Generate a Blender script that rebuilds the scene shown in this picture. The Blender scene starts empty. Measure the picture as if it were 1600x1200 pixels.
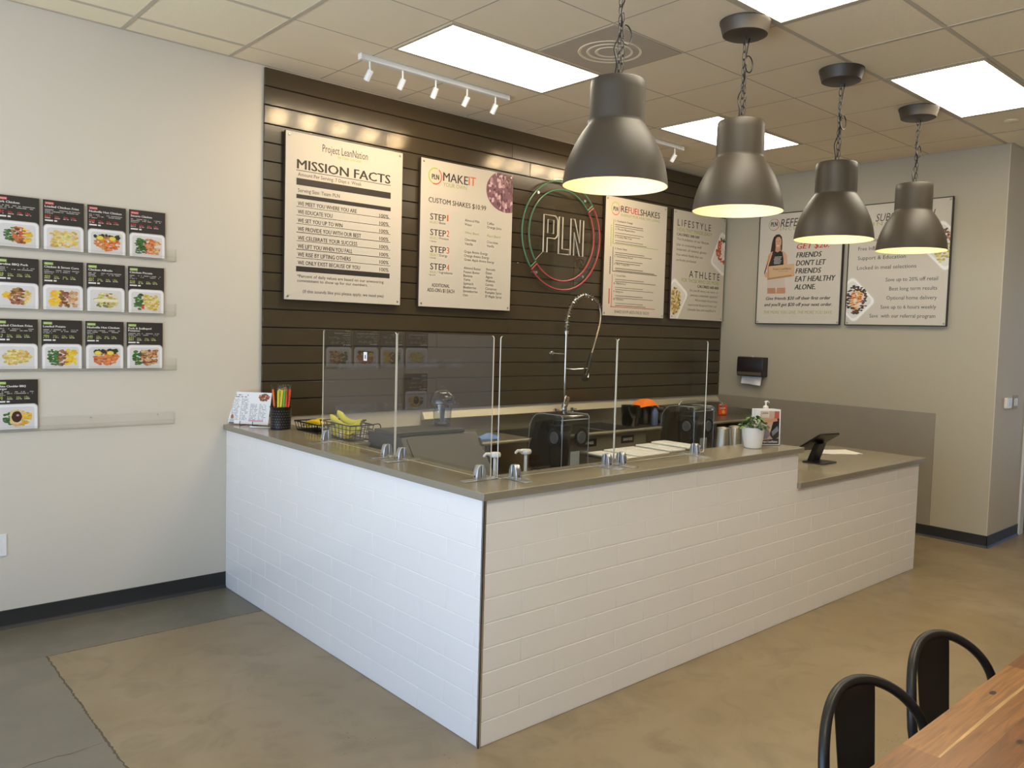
import bpy, bmesh, math, random
from mathutils import Vector, Matrix
rnd = random.Random(7)
R = math.radians
sc = bpy.context.scene
COL = sc.collection

# ---------------------------------------------------------------- camera
yaw, pitch, roll = R(42.5873), R(-3.3666), R(1.6746)
fw = Vector((math.sin(yaw)*math.cos(pitch), math.cos(yaw)*math.cos(pitch), math.sin(pitch)))
r0 = Vector((math.cos(yaw), -math.sin(yaw), 0)); u0 = r0.cross(fw)
rt = r0*math.cos(roll)+u0*math.sin(roll); up = -r0*math.sin(roll)+u0*math.cos(roll)
cam = bpy.data.cameras.new('camera'); cam_o = bpy.data.objects.new('camera', cam); COL.objects.link(cam_o)
m = Matrix.Identity(4)
for i in range(3):
    m[i][0], m[i][1], m[i][2] = rt[i], up[i], -fw[i]
m.translation = Vector((-1.3971, -5.0835, 1.6830))
cam_o.matrix_world = m
cam.sensor_width = 36; cam.lens = 1264.255/1600*36
cam.shift_x = -41.154/1600; cam.shift_y = -5.647/1600
cam.clip_start = .05
sc.camera = cam_o

# ---------------------------------------------------------------- world, daylight, exposure
w = bpy.data.worlds.new('sky'); sc.world = w; w.use_nodes = True
bg = w.node_tree.nodes['Background']
# blue-white sky above the horizon, brighter lower half added to throw light up at the ceiling
_n = w.node_tree.nodes; _l = w.node_tree.links
_tc = _n.new('ShaderNodeTexCoord'); _sx = _n.new('ShaderNodeSeparateXYZ'); _l.new(_tc.outputs['Generated'], _sx.inputs[0])
_mr = _n.new('ShaderNodeMapRange'); _mr.inputs[1].default_value = -.06; _mr.inputs[2].default_value = .06; _l.new(_sx.outputs['Z'], _mr.inputs[0])
_mx = _n.new('ShaderNodeMix'); _mx.data_type = 'RGBA'; _l.new(_mr.outputs[0], _mx.inputs[0])
_mx.inputs[6].default_value = (4.0, 4.65, 5.7, 1); _mx.inputs[7].default_value = (1.25, 1.9, 3.1, 1); _l.new(_mx.outputs[2], bg.inputs[0]); bg.inputs[1].default_value = 1.0
def area(name, loc, rot, sx, sy, portal=False, energy=0, color=(1, 1, 1)):
    l = bpy.data.lights.new(name, 'AREA'); l.shape = 'RECTANGLE'; l.size = sx; l.size_y = sy
    l.energy = energy; l.color = color
    if portal: l.cycles.is_portal = True
    o = bpy.data.objects.new(name, l); o.location = loc; o.rotation_euler = rot; COL.objects.link(o); return o
# the shop front opening in the side wall lets the sky in (light portal in the opening)
area('storefront_portal', (-3.42, -3.75, 1.42), (0, R(-90), 0), 2.76, 5.9, portal=True)
area('side_window_portal', (9.12, -3.875, 1.4), (0, R(90), 0), 2.2, .45, portal=True)
vs = sc.view_settings
vs.view_transform = 'Standard'; vs.look = 'None'; vs.gamma = 1; vs.use_curve_mapping = False
vs.exposure = 0.46
sc.cycles.max_bounces = 10; sc.cycles.diffuse_bounces = 5; sc.cycles.transparent_max_bounces = 24
sc.cycles.sample_clamp_indirect = 6; sc.cycles.caustics_reflective = False; sc.cycles.caustics_refractive = False
PANEL_E, BULB_E = 7.6, 36.0

# ---------------------------------------------------------------- helpers
def S(r, g, b):
    f = lambda c: (c/12.92 if c <= .04045 else ((c+.055)/1.055)**2.4)
    return (f(r/255), f(g/255), f(b/255), 1)

class MB:
    def __init__(s): s.v = []; s.f = []; s.c = []; s.m = []
    def add(s, vs_, fs, col=None, mi=0):
        n = len(s.v); s.v += [tuple(p) for p in vs_]
        for f in fs: s.f.append([n+i for i in f]); s.c.append(col); s.m.append(mi)
        return s
    def box(s, a, b, col=None, mi=0):
        x0, y0, z0 = a; x1, y1, z1 = b
        v = [(x0,y0,z0),(x1,y0,z0),(x1,y1,z0),(x0,y1,z0),(x0,y0,z1),(x1,y0,z1),(x1,y1,z1),(x0,y1,z1)]
        return s.add(v, [(0,3,2,1),(4,5,6,7),(0,1,5,4),(1,2,6,5),(2,3,7,6),(3,0,4,7)], col, mi)
    def cbox(s, c, d, col=None):
        return s.box([c[i]-d[i]/2 for i in range(3)], [c[i]+d[i]/2 for i in range(3)], col)
    def tube(s, pts, r, n=10, closed=False, caps=True, flat=1.0, col=None):
        pts = [Vector(p) for p in pts]; k = len(pts)
        rs = r if isinstance(r, (list, tuple)) else [r]*k
        tang = []
        for i in range(k):
            a = pts[(i-1) % k] if (closed or i > 0) else pts[i]
            b = pts[(i+1) % k] if (closed or i < k-1) else pts[i]
            t = (b-a); tang.append(t.normalized() if t.length > 1e-9 else Vector((0,0,1)))
        ref = Vector((0,0,1)) if abs(tang[0].z) < .9 else Vector((1,0,0))
        nrm = (ref-tang[0]*ref.dot(tang[0])).normalized()
        V = []
        for i in range(k):
            nrm = (nrm-tang[i]*nrm.dot(tang[i]))
            nrm = nrm.normalized() if nrm.length > 1e-6 else Vector((1,0,0))
            bn = tang[i].cross(nrm)
            for j in range(n):
                a = 2*math.pi*j/n
                V.append(pts[i]+(nrm*math.cos(a)*flat+bn*math.sin(a))*rs[i])
        F = []
        for i in range(k if closed else k-1):
            for j in range(n):
                a = i*n+j; b = i*n+(j+1) % n; c = ((i+1) % k)*n+(j+1) % n; d = ((i+1) % k)*n+j
                F.append((a, b, c, d))
        if not closed and caps:
            F.append(tuple(reversed(range(n)))); F.append(tuple((k-1)*n+j for j in range(n)))
        return s.add(V, F, col)
    def lathe(s, prof, n=32, c=(0,0,0), axis='z', col=None, caps=False):
        V = []; F = []
        for (r, h) in prof:
            for j in range(n):
                a = 2*math.pi*j/n; p = (r*math.cos(a), r*math.sin(a), h)
                if axis == 'y': p = (p[0], h, p[1])
                if axis == 'x': p = (h, p[0], p[1])
                V.append((p[0]+c[0], p[1]+c[1], p[2]+c[2]))
        flip = axis == 'y'
        for i in range(len(prof)-1):
            for j in range(n):
                q = (i*n+j, i*n+(j+1) % n, (i+1)*n+(j+1) % n, (i+1)*n+j)
                F.append(tuple(reversed(q)) if flip else q)
        if caps:
            a = tuple(reversed(range(n))); b = tuple((len(prof)-1)*n+j for j in range(n))
            F += [tuple(reversed(a)), tuple(reversed(b))] if flip else [a, b]
        return s.add(V, F, col)
    def cyl(s, c, r, h, n=24, axis='z', col=None, r2=None):
        return s.lathe([(r, 0), (r if r2 is None else r2, h)], n, c, axis, col, True)
    def ext(s, poly, a, b, axis='y', col=None):
        # poly in the two other axes, extruded along axis from a to b
        def P(p, t): return {'y': (p[0], t, p[1]), 'x': (t, p[0], p[1]), 'z': (p[0], p[1], t)}[axis]
        n = len(poly); V = [P(p, a) for p in poly]+[P(p, b) for p in poly]
        F = [tuple(range(n)), tuple(reversed(range(n, 2*n)))]
        for i in range(n):
            j = (i+1) % n; F.append((i, n+i, n+j, j))
        return s.add(V, F, col)
    def flat(s, poly, y, col):                      # printed patch on a panel that faces -y
        return s.add([(p[0], y, p[1]) for p in poly], [tuple(range(len(poly)))], col)
    def xf(s, M):
        s.v = [tuple(M @ Vector(p)) for p in s.v]; return s
    def build(s, name, mat, parent=None, loc=None, bevel=0, seg=2, ang=32, fix=True):
        me = bpy.data.meshes.new(name); me.from_pydata(s.v, [], s.f); 
        mats = mat if isinstance(mat, (list, tuple)) else [mat]
        for q in mats: me.materials.append(q)
        if len(mats) > 1: me.polygons.foreach_set('material_index', s.m)
        if any(c is not None for c in s.c):
            at = me.color_attributes.new('Col', 'FLOAT_COLOR', 'CORNER'); d = []
            for p, c in zip(me.polygons, s.c):
                d += list(c or (.5, .5, .5, 1))*len(p.vertices)
            at.data.foreach_set('color', d)
        if fix or bevel:
            b = bmesh.new(); b.from_mesh(me)
            if fix: bmesh.ops.recalc_face_normals(b, faces=b.faces)
            if bevel:
                es = [e for e in b.edges if len(e.link_faces) == 2 and e.calc_face_angle(0) > R(35)]
                fn = {tuple(round(q, 3) for q in f.normal) for f in b.faces if all(len(e.link_faces) == 2 and e.calc_face_angle(0) > R(35) for e in f.edges)}
                bmesh.ops.bevel(b, geom=es, offset=bevel, segments=seg, affect='EDGES', profile=.5, clamp_overlap=True)
                b.normal_update()
                for f in b.faces: f.smooth = tuple(round(q, 3) for q in f.normal) not in fn     # flats stay flat, rounded edges shade smoothly
                for e in b.edges: e.smooth = len(e.link_faces) == 2 and e.calc_face_angle(0) < R(max(ang, 50))
            b.to_mesh(me); b.free()
        if not bevel:
            me.polygons.foreach_set('use_smooth', [True]*len(me.polygons)); me.set_sharp_from_angle(angle=R(ang))
        o = bpy.data.objects.new(name, me); COL.objects.link(o)
        if parent: o.parent = parent
        if loc: o.location = loc
        return o

def tag(o, label, cat, group=None):
    o['label'] = label; o['category'] = cat
    if group: o['group'] = group
    return o
def thing(name, label, cat, loc=(0,0,0), rz=0, group=None):
    o = bpy.data.objects.new(name, None); COL.objects.link(o); o.empty_display_size = .05
    o.location = loc; o.rotation_euler = (0, 0, rz); return tag(o, label, cat, group)
def struct(o, label=None):
    o['kind'] = 'structure'
    if label: o['label'] = label
    return o
def copy_tree(o, parent=None):
    c = o.copy(); COL.objects.link(c)
    if parent: c.parent = parent
    for ch in list(o.children): copy_tree(ch, c)
    return c
def rrect(cx, cz, w, h, r, n=5, rot=0):
    P = []
    for (sx, sz, a0) in ((1,1,0), (-1,1,90), (-1,-1,180), (1,-1,270)):
        for k in range(n+1):
            a = R(a0+90*k/n); P.append(((w/2-r)*sx+r*math.cos(a), (h/2-r)*sz+r*math.sin(a)))
    c, s_ = math.cos(rot), math.sin(rot)
    return [(cx+x*c-z*s_, cz+x*s_+z*c) for x, z in P]
def ell(cx, cz, rx, rz, n=20, a0=0, jit=0):
    return [(cx+rx*(1+rnd.uniform(-jit, jit))*math.cos(a0+2*math.pi*k/n), cz+rz*(1+rnd.uniform(-jit, jit))*math.sin(a0+2*math.pi*k/n)) for k in range(n)]
def clip(poly, axis, lim, keep_less=True):          # clip a convex-ish polygon by a half plane
    out = []; n = len(poly); ins = lambda p: (p[axis] <= lim) == keep_less
    for i in range(n):
        a, b = poly[i], poly[(i+1) % n]
        if ins(a): out.append(a)
        if ins(a) != ins(b):
            t = (lim-a[axis])/(b[axis]-a[axis]); out.append(tuple(a[k]+t*(b[k]-a[k]) for k in (0, 1)))
    return out

# ---------------------------------------------------------------- materials (all procedural)
def nodes(name):
    mt = bpy.data.materials.new(name); mt.use_nodes = True
    nt = mt.node_tree; return mt, nt, nt.nodes, nt.links, nt.nodes['Principled BSDF']
def mat(name, c, rough=.5, metal=0, bump=0, bscale=40, var=0, vscale=6, stretch=None, spec=None, coat=0, emit=None, es=0):
    mt, nt, N, L, p = nodes(name)
    p.inputs['Base Color'].default_value = c; p.inputs['Roughness'].default_value = rough; p.inputs['Metallic'].default_value = metal
    if spec is not None: p.inputs['Specular IOR Level'].default_value = spec
    if coat: p.inputs['Coat Weight'].default_value = coat; p.inputs['Coat Roughness'].default_value = .1
    if emit: p.inputs['Emission Color'].default_value = emit; p.inputs['Emission Strength'].default_value = es
    if bump or var:
        tc = N.new('ShaderNodeTexCoord'); mp = N.new('ShaderNodeMapping'); L.new(tc.outputs['Object'], mp.inputs[0])
        if stretch: mp.inputs['Scale'].default_value = stretch
        if var:
            nz = N.new('ShaderNodeTexNoise'); nz.inputs['Scale'].default_value = vscale; nz.inputs['Detail'].default_value = 5
            L.new(mp.outputs[0], nz.inputs['Vector'])
            mx = N.new('ShaderNodeMix'); mx.data_type = 'RGBA'
            mx.inputs[6].default_value = [max(0, x*(1-var)) for x in c[:3]]+[1]; mx.inputs[7].default_value = [min(1, x*(1+var)) for x in c[:3]]+[1]
            L.new(nz.outputs[0], mx.inputs[0]); L.new(mx.outputs[2], p.inputs['Base Color'])
        if bump:
            nb = N.new('ShaderNodeTexNoise'); nb.inputs['Scale'].default_value = bscale; nb.inputs['Detail'].default_value = 4
            L.new(mp.outputs[0], nb.inputs['Vector'])
            bp = N.new('ShaderNodeBump'); bp.inputs['Strength'].default_value = bump; bp.inputs['Distance'].default_value = .01
            L.new(nb.outputs[0], bp.inputs['Height']); L.new(bp.outputs[0], p.inputs['Normal'])
    return mt
def mat_print(name, rough=.45, grain=0):
    mt, nt, N, L, p = nodes(name)
    a = N.new('ShaderNodeAttribute'); a.attribute_name = 'Col'
    p.inputs['Roughness'].default_value = rough
    if grain:
        tc = N.new('ShaderNodeTexCoord'); mp = N.new('ShaderNodeMapping'); L.new(tc.outputs['Object'], mp.inputs[0]); mp.inputs['Scale'].default_value = (2.2, 34, 34)
        nz = N.new('ShaderNodeTexNoise'); nz.inputs['Scale'].default_value = 2.2; nz.inputs['Detail'].default_value = 7; nz.inputs['Distortion'].default_value = 1.2; L.new(mp.outputs[0], nz.inputs['Vector'])
        cr = N.new('ShaderNodeMapRange'); cr.inputs[1].default_value = .3; cr.inputs[2].default_value = .7; cr.inputs[3].default_value = 1-grain; cr.inputs[4].default_value = 1+grain*.6
        L.new(nz.outputs[0], cr.inputs[0])
        vm = N.new('ShaderNodeVectorMath'); vm.operation = 'SCALE'; L.new(a.outputs['Color'], vm.inputs[0]); L.new(cr.outputs[0], vm.inputs['Scale']); L.new(vm.outputs[0], p.inputs['Base Color'])
    else: L.new(a.outputs['Color'], p.inputs['Base Color'])
    return mt
def mat_clear(name, tint=(.97, .98, .97, 1), gain=1.7, rough=0.0, ior=1.49):
    # thin clear sheet: mirror reflection by Fresnel on the outward side, straight transmission
    mt = bpy.data.materials.new(name); mt.use_nodes = True; nt = mt.node_tree; N = nt.nodes; L = nt.links; N.remove(N['Principled BSDF'])
    out = N['Material Output']; tr = N.new('ShaderNodeBsdfTransparent'); tr.inputs[0].default_value = tint
    gl = N.new('ShaderNodeBsdfAnisotropic') if False else N.new('ShaderNodeBsdfGlossy'); gl.inputs['Roughness'].default_value = rough
    fr = N.new('ShaderNodeFresnel'); fr.inputs['IOR'].default_value = ior
    ge = N.new('ShaderNodeNewGeometry'); inv = N.new('ShaderNodeMath'); inv.operation = 'SUBTRACT'; inv.inputs[0].default_value = 1; L.new(ge.outputs['Backfacing'], inv.inputs[1])
    mu = N.new('ShaderNodeMath'); mu.operation = 'MULTIPLY'; L.new(fr.outputs[0], mu.inputs[0]); L.new(inv.outputs[0], mu.inputs[1])
    m2 = N.new('ShaderNodeMath'); m2.operation = 'MULTIPLY'; m2.use_clamp = True; m2.inputs[1].default_value = gain; L.new(mu.outputs[0], m2.inputs[0])
    mx = N.new('ShaderNodeMixShader'); L.new(m2.outputs[0], mx.inputs[0]); L.new(tr.outputs[0], mx.inputs[1]); L.new(gl.outputs[0], mx.inputs[2]); L.new(mx.outputs[0], out.inputs[0])
    return mt
def mat_concrete(name, c1, c2, c3, rough=.32):
    mt, nt, N, L, p = nodes(name)
    ge = N.new('ShaderNodeNewGeometry')
    def noise(sc_, det=6, dis=0):
        n = N.new('ShaderNodeTexNoise'); n.inputs['Scale'].default_value = sc_; n.inputs['Detail'].default_value = det; n.inputs['Distortion'].default_value = dis; n.inputs['Roughness'].default_value = .6; L.new(ge.outputs['Position'], n.inputs['Vector']); return n
    def mixc(f, a, b):
        mx = N.new('ShaderNodeMix'); mx.data_type = 'RGBA'
        L.new(f, mx.inputs[0])
        for k, q in ((6, a), (7, b)):
            if isinstance(q, tuple): mx.inputs[k].default_value = q
            else: L.new(q, mx.inputs[k])
        return mx.outputs[2]
    def rng(o, a, b):
        q = N.new('ShaderNodeMapRange'); q.inputs[1].default_value = a; q.inputs[2].default_value = b; L.new(o, q.inputs[0]); return q.outputs[0]
    base = mixc(rng(noise(1.1, 7, .8).outputs[0], .35, .65), c1, c2)
    base = mixc(rng(noise(3.2, 8, 1.5).outputs[0], .5, .75), base, c3)
    # fine aggregate specks, gathered in patches
    vo = N.new('ShaderNodeTexVoronoi'); vo.inputs['Scale'].default_value = 34; L.new(ge.outputs['Position'], vo.inputs['Vector'])
    sp = rng(vo.outputs['Distance'], .16, .09); pt = rng(noise(1.7, 3).outputs[0], .57, .66)
    mm = N.new('ShaderNodeMath'); mm.operation = 'MULTIPLY'; L.new(sp, mm.inputs[0]); L.new(pt, mm.inputs[1])
    m3 = N.new('ShaderNodeMath'); m3.operation = 'MULTIPLY'; m3.inputs[1].default_value = .55; L.new(mm.outputs[0], m3.inputs[0])
    base = mixc(m3.outputs[0], base, S(60, 55, 46))
    L.new(base, p.inputs['Base Color'])
    rr = N.new('ShaderNodeMapRange'); rr.inputs[3].default_value = rough-.08; rr.inputs[4].default_value = rough+.14; L.new(noise(5, 5).outputs[0], rr.inputs[0]); L.new(rr.outputs[0], p.inputs['Roughness'])
    bp = N.new('ShaderNodeBump'); bp.inputs['Strength'].default_value = .06; bp.inputs['Distance'].default_value = .01; L.new(noise(60, 4).outputs[0], bp.inputs['Height']); L.new(bp.outputs[0], p.inputs['Normal'])
    return mt

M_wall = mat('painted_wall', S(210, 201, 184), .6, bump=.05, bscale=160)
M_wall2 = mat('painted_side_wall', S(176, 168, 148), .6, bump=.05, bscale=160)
M_panelgrey = mat('grey_wall_panel', S(146, 138, 124), .4, bump=.05, bscale=120, var=.04)
M_tileceil = mat('acoustic_tile', S(242, 228, 194), .9, bump=.25, bscale=220, var=.03, vscale=30)
M_seam = mat('vinyl_seam', S(176, 164, 142), .8)
M_vinyl = mat('vinyl_tile', S(238, 222, 190), .75, bump=.08, bscale=200, var=.03, vscale=8)
M_grid = mat('ceiling_grid', S(192, 180, 156), .5)
M_wood = mat('brown_stained_wood', S(70, 60, 44), .17, bump=.042, bscale=120, var=.12, vscale=3, stretch=(2.4, 1, 3))
M_gap = mat('dark_gap', S(28, 20, 12), .9)
M_rubber = mat('black_rubber', S(40, 39, 38), .45)
M_tile = mat('white_glazed_tile', S(242, 236, 227), .16, bump=.012, bscale=9)
M_grout = mat('white_grout', S(236, 230, 220), .8)
M_quartz = mat('taupe_quartz', S(142, 133, 114), .17, var=.06, vscale=180)
M_steel = mat('brushed_steel', S(170, 165, 152), .3, 1, bump=.04, bscale=60, stretch=(1, 30, 30))
M_chrome = mat('chrome', S(205, 203, 198), .12, 1)
M_alu = mat('satin_aluminium', S(206, 208, 212), .28, 1)
M_white = mat('white_plastic', S(232, 230, 226), .35)
M_paper = mat('white_paper', S(236, 234, 230), .7)
M_sign = mat('white_sign_face', S(202, 194, 180), .5)
M_signedge = mat('dark_sign_edge', S(62, 50, 38), .5)
M_black = mat('black_plastic', S(20, 19, 18), .35)
M_satinblack = mat('black_metal', S(24, 21, 20), .38)
M_darkgrey = mat('dark_grey_steel', S(88, 84, 77), .42, .2, var=.05)
M_shade = mat('bronze_grey_enamel', S(63, 55, 44), .48, 0)
M_lining = mat('white_enamel_lining', S(240, 232, 214), .5)
M_print = mat_print('printed_ink')
M_stave = mat_print('oiled_acacia', .32, .38)
M_clear = mat_clear('clear_acrylic')
M_smoke = mat_clear('smoked_plastic', (.60, .62, .64, 1), 2.4, .10)
M_jar = mat_clear('clear_plastic', (.86, .88, .9, 1), 1.6, .03)
M_ledge = mat_clear('thin_clear_acrylic', (.995, .995, .99, 1), .8)
M_ledgeedge = mat_clear('thin_acrylic_edge', (.975, .975, .965, 1), 1.0, .1)
M_edge = mat('acrylic_edge_glow', S(214, 210, 196), .35)  # glow along the sheet edges, put in as an opaque cream colour
M_bulb = mat('lamp_bulb', S(255, 240, 200), .4, emit=(1, .80, .33, 1), es=BULB_E)
M_diff = mat('lit_diffuser', S(250, 248, 240), .4, emit=(1, .90, .70, 1), es=PANEL_E)
M_spotface = mat('lit_spot_lens', S(255, 240, 210), .3, emit=(1, .70, .36, 1), es=650)
M_floor = mat_concrete('tan_concrete', S(151, 134, 106), S(139, 120, 89), S(126, 110, 84))
M_floorgrey = mat_concrete('grey_concrete', S(124, 117, 103), S(113, 106, 93), S(128, 119, 102))
M_floordark = mat_concrete('dark_patch_concrete', S(116, 109, 92), S(102, 98, 85), S(122, 116, 99))
def M_plain(name, r, g, b, rough=.5, **k): return mat(name, S(r, g, b), rough, **k)

# ---------------------------------------------------------------- lettering
INK = {'k': S(46, 40, 35), 'g': S(150, 163, 58), 'o': S(206, 100, 62), 'r': S(196, 62, 48), 'n': S(98, 90, 80), 'w': S(232, 228, 220), 'y': S(168, 190, 66), 'p': S(212, 70, 66)}
_fc = bpy.data.curves.new('font_probe', 'FONT'); _fo = bpy.data.objects.new('font_probe', _fc); _fc.resolution_u = 2
def text(mb, s, x, z, wd, h, col, y, st=''):
    """one line of lettering, its baseline at (x, z), fitted to width wd and cap height h, on a panel facing -y"""
    _fc.body = s; _fc.shear = .22 if 'i' in st else 0
    _fc.space_character = 1.35 if 's' in st else 1.0
    me = _fo.to_mesh(); V = [v.co.copy() for v in me.vertices]; F = [tuple(p.vertices) for p in me.polygons]; _fo.to_mesh_clear()
    if not V: return
    x0 = min(v.x for v in V); x1 = max(v.x for v in V); kx = wd/(x1-x0) if wd else h/.69; kz = h/.69
    em = h/.69       # weight: the line laid over itself with tiny shifts
    for n_, (dx, dz) in enumerate([(-.028, 0), (0, .008), (.028, 0)] if 'b' in st else ([(-.011, 0), (.011, 0)] if 'm' in st else [(0, 0)])):
        mb.add([(x+(v.x-x0)*kx+dx*em, y-n_*.00002, z+v.y*kz+dz*em) for v in V], [tuple(f) for f in F], INK[col] if isinstance(col, str) else col)
def ring(mb, cx, cz, rx, rz, t, y, segs):
    for a0, a1, col in segs:
        n = 14; o = []; i_ = []
        for k in range(n+1):
            a = R(a0+(a1-a0)*k/n); o.append((cx+rx*math.cos(a), cz+rz*math.sin(a))); i_.append((cx+(rx-t)*math.cos(a), cz+(rz-t)*math.sin(a)))
        for k in range(n): mb.flat([o[k], o[k+1], i_[k+1], i_[k]], y, INK[col])
def food(mb, cx, cz, rx, rz, zones, y, n=60, size=.16, shape='ellipse'):
    """printed picture of food: many small overlapping patches. zones: (from, to, [colours]) across the width"""
    dy = 0
    for k in range(n):
        u = rnd.uniform(-1, 1); v = rnd.uniform(-1, 1)
        if shape == 'ellipse' and u*u+v*v > 1: continue
        for a, b, cols in zones:
            if a <= (u+1)/2 <= b:
                c = S(*[max(0, min(255, q+rnd.randint(-14, 14))) for q in rnd.choice(cols)])
                s1 = size*rnd.uniform(.6, 1.5); s2 = size*rnd.uniform(.4, .9)
                mb.flat(ell(cx+u*rx, cz+v*rz, rx*s1, rz*s2*1.5, 7, rnd.uniform(0, 3), .25), y-dy, c); dy += .000012
                break

# sign texts: (words, x, baseline z, width, cap height, ink, style) in metres from the board's middle
MISSION=[
('Project LeanNation',-0.185,0.447,0.343,0.0500,'k','c'),
('Eat Clean. Live Lean.',-0.071,0.422,0.181,0.0200,'g','c'),
('MISSION FACTS',-0.363,0.311,0.704,0.0600,'k','b'),
('Amount Per Serving: 7 Days a  Week',-0.357,0.264,0.469,0.0230,'k',''),
('Serving Size: Team PLN',-0.356,0.161,0.302,0.0240,'k',''),
('WE MEET YOU WHERE YOU ARE',-0.356,0.074,0.434,0.0260,'k','m'),
('WE EDUCATE YOU',-0.355,0.020,0.249,0.0260,'k','m'),
('WE SET YOU UP TO WIN',-0.355,-0.036,0.325,0.0260,'k','m'),
('WE PROVIDE YOU WITH OUR BEST',-0.354,-0.092,0.468,0.0270,'k','m'),
('WE CELEBRATE YOUR SUCCESS',-0.353,-0.150,0.438,0.0260,'k','m'),
('WE LIFT YOU WHEN YOU FALL',-0.353,-0.204,0.402,0.0270,'k','m'),
('WE RISE BY LIFTING OTHERS',-0.352,-0.258,0.389,0.0270,'k','m'),
('WE ONLY EXIST BECAUSE OF YOU',-0.351,-0.311,0.461,0.0260,'k','m'),
('100%',0.259,0.067,0.074,0.0250,'k','m'),
('100%',0.260,0.013,0.074,0.0260,'k','m'),
('100%',0.261,-0.040,0.074,0.0250,'k','m'),
('100%',0.262,-0.094,0.074,0.0250,'k','m'),
('100%',0.264,-0.150,0.073,0.0250,'k','m'),
('100%',0.265,-0.204,0.073,0.0250,'k','m'),
('100%',0.266,-0.258,0.073,0.0250,'k','m'),
('100%',0.267,-0.311,0.074,0.0260,'k','m'),
('*Percent of daily values are based on our unwavering',-0.355,-0.396,0.657,0.0200,'k',''),
('commitment to show up for our members.',-0.354,-0.425,0.527,0.0190,'k',''),
('(If this sounds like you please apply, we need you)',-0.314,-0.495,0.618,0.0210,'k',''),
]
MISSION_B=[
(-0.367,0.206,0.348,0.250,'k'),
(-0.366,0.119,0.350,0.146,'k'),
(-0.363,-0.357,0.351,-0.322,'k'),
(-0.368,0.298,0.347,0.302,'k'),
(-0.365,0.064,0.348,0.067,'k'),
(-0.364,0.008,0.350,0.011,'k'),
(-0.364,-0.046,0.351,-0.043,'k'),
(-0.363,-0.103,0.352,-0.099,'k'),
(-0.362,-0.158,0.353,-0.155,'k'),
(-0.362,-0.214,0.354,-0.210,'k'),
(-0.361,-0.269,0.356,-0.266,'k'),
]
MAKE=[
('PLN',-0.347,0.401,0.063,0.0370,'k','bc'),
('MAKE',-0.245,0.401,0.233,0.0640,'k','m'),
('IT',-0.005,0.403,0.068,0.0660,'o','m'),
('YOUR OWN',-0.244,0.362,0.221,0.0290,'g',''),
('CUSTOM SHAKES $10.99',-0.373,0.229,0.544,0.0370,'k','m'),
('STEP',-0.355,0.103,0.142,0.0460,'k','m'),
('1',-0.202,0.106,0.012,0.0470,'o','m'),
('SELECT',-0.359,0.076,0.083,0.0160,'g',''),
('Base',-0.271,0.078,0.056,0.0180,'k',''),
('STEP',-0.352,-0.012,0.143,0.0460,'k','m'),
('2',-0.202,-0.010,0.023,0.0470,'o','m'),
('SELECT',-0.356,-0.039,0.083,0.0160,'g',''),
('Protein',-0.268,-0.036,0.084,0.0170,'k',''),
('STEP',-0.349,-0.137,0.143,0.0460,'k','m'),
('3',-0.199,-0.136,0.024,0.0470,'o','m'),
('SELECT',-0.352,-0.164,0.082,0.0170,'g',''),
('Energy',-0.264,-0.163,0.073,0.0180,'k',''),
('STEP',-0.346,-0.265,0.144,0.0470,'k','m'),
('4',-0.195,-0.265,0.023,0.0470,'o','m'),
('SELECT',-0.349,-0.291,0.083,0.0160,'g',''),
('Ingredients',-0.261,-0.290,0.122,0.0180,'k',''),
('1 Scoop',-0.355,-0.061,0.058,0.0110,'k',''),
('1 Scoop',-0.355,-0.183,0.058,0.0110,'k',''),
('Up to 8',-0.354,-0.310,0.054,0.0110,'k',''),
('Almond Milk',-0.033,0.125,0.145,0.0190,'k',''),
('Water',-0.035,0.093,0.071,0.0190,'k',''),
('Coffee',0.185,0.125,0.072,0.0200,'k',''),
('Orange Juice',0.186,0.096,0.147,0.0200,'k',''),
('Chocolate',-0.031,-0.022,0.112,0.0190,'k',''),
('Vanilla',-0.030,-0.054,0.078,0.0200,'k',''),
('Chocolate',0.187,-0.020,0.113,0.0190,'k',''),
('Vanilla',0.188,-0.051,0.074,0.0200,'k',''),
('Grape Amino Energy',-0.033,-0.115,0.232,0.0200,'k',''),
('Orange Amino Energy',-0.032,-0.145,0.247,0.0200,'k',''),
('Green Apple Amino Energy',-0.031,-0.175,0.299,0.0190,'k',''),
('Whey Blend',-0.030,0.031,0.135,0.0190,'g',''),
('Plant Blend',0.188,0.028,0.135,0.0190,'g',''),
('Almond Butter',-0.033,-0.240,0.168,0.0200,'k',''),
('Peanut Butter',-0.033,-0.270,0.159,0.0190,'k',''),
('Banana',-0.034,-0.299,0.087,0.0190,'k',''),
('Yams',-0.034,-0.329,0.066,0.0200,'k',''),
('Spinach',-0.034,-0.359,0.098,0.0200,'k',''),
('Blueberries',-0.034,-0.388,0.126,0.0190,'k',''),
('Strawberries',-0.035,-0.418,0.143,0.0190,'k',''),
('Oats',-0.035,-0.448,0.048,0.0190,'k',''),
('Avocado',0.185,-0.234,0.097,0.0200,'k',''),
('Dates',0.185,-0.264,0.062,0.0200,'k',''),
('Agave',0.184,-0.295,0.070,0.0200,'k',''),
('Walnuts',0.184,-0.325,0.095,0.0200,'k',''),
('Carrots',0.184,-0.356,0.081,0.0200,'k',''),
('Cinnamon',0.184,-0.387,0.116,0.0190,'k',''),
('Pumpkin Spice',0.184,-0.417,0.167,0.0200,'k',''),
('SF Maple Syrup',0.183,-0.448,0.170,0.0200,'k',''),
('ADDITIONAL',-0.329,-0.393,0.165,0.0260,'k','m'),
("ADD-ON's $1 EACH",-0.368,-0.431,0.250,0.0270,'k','m'),
]
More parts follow.
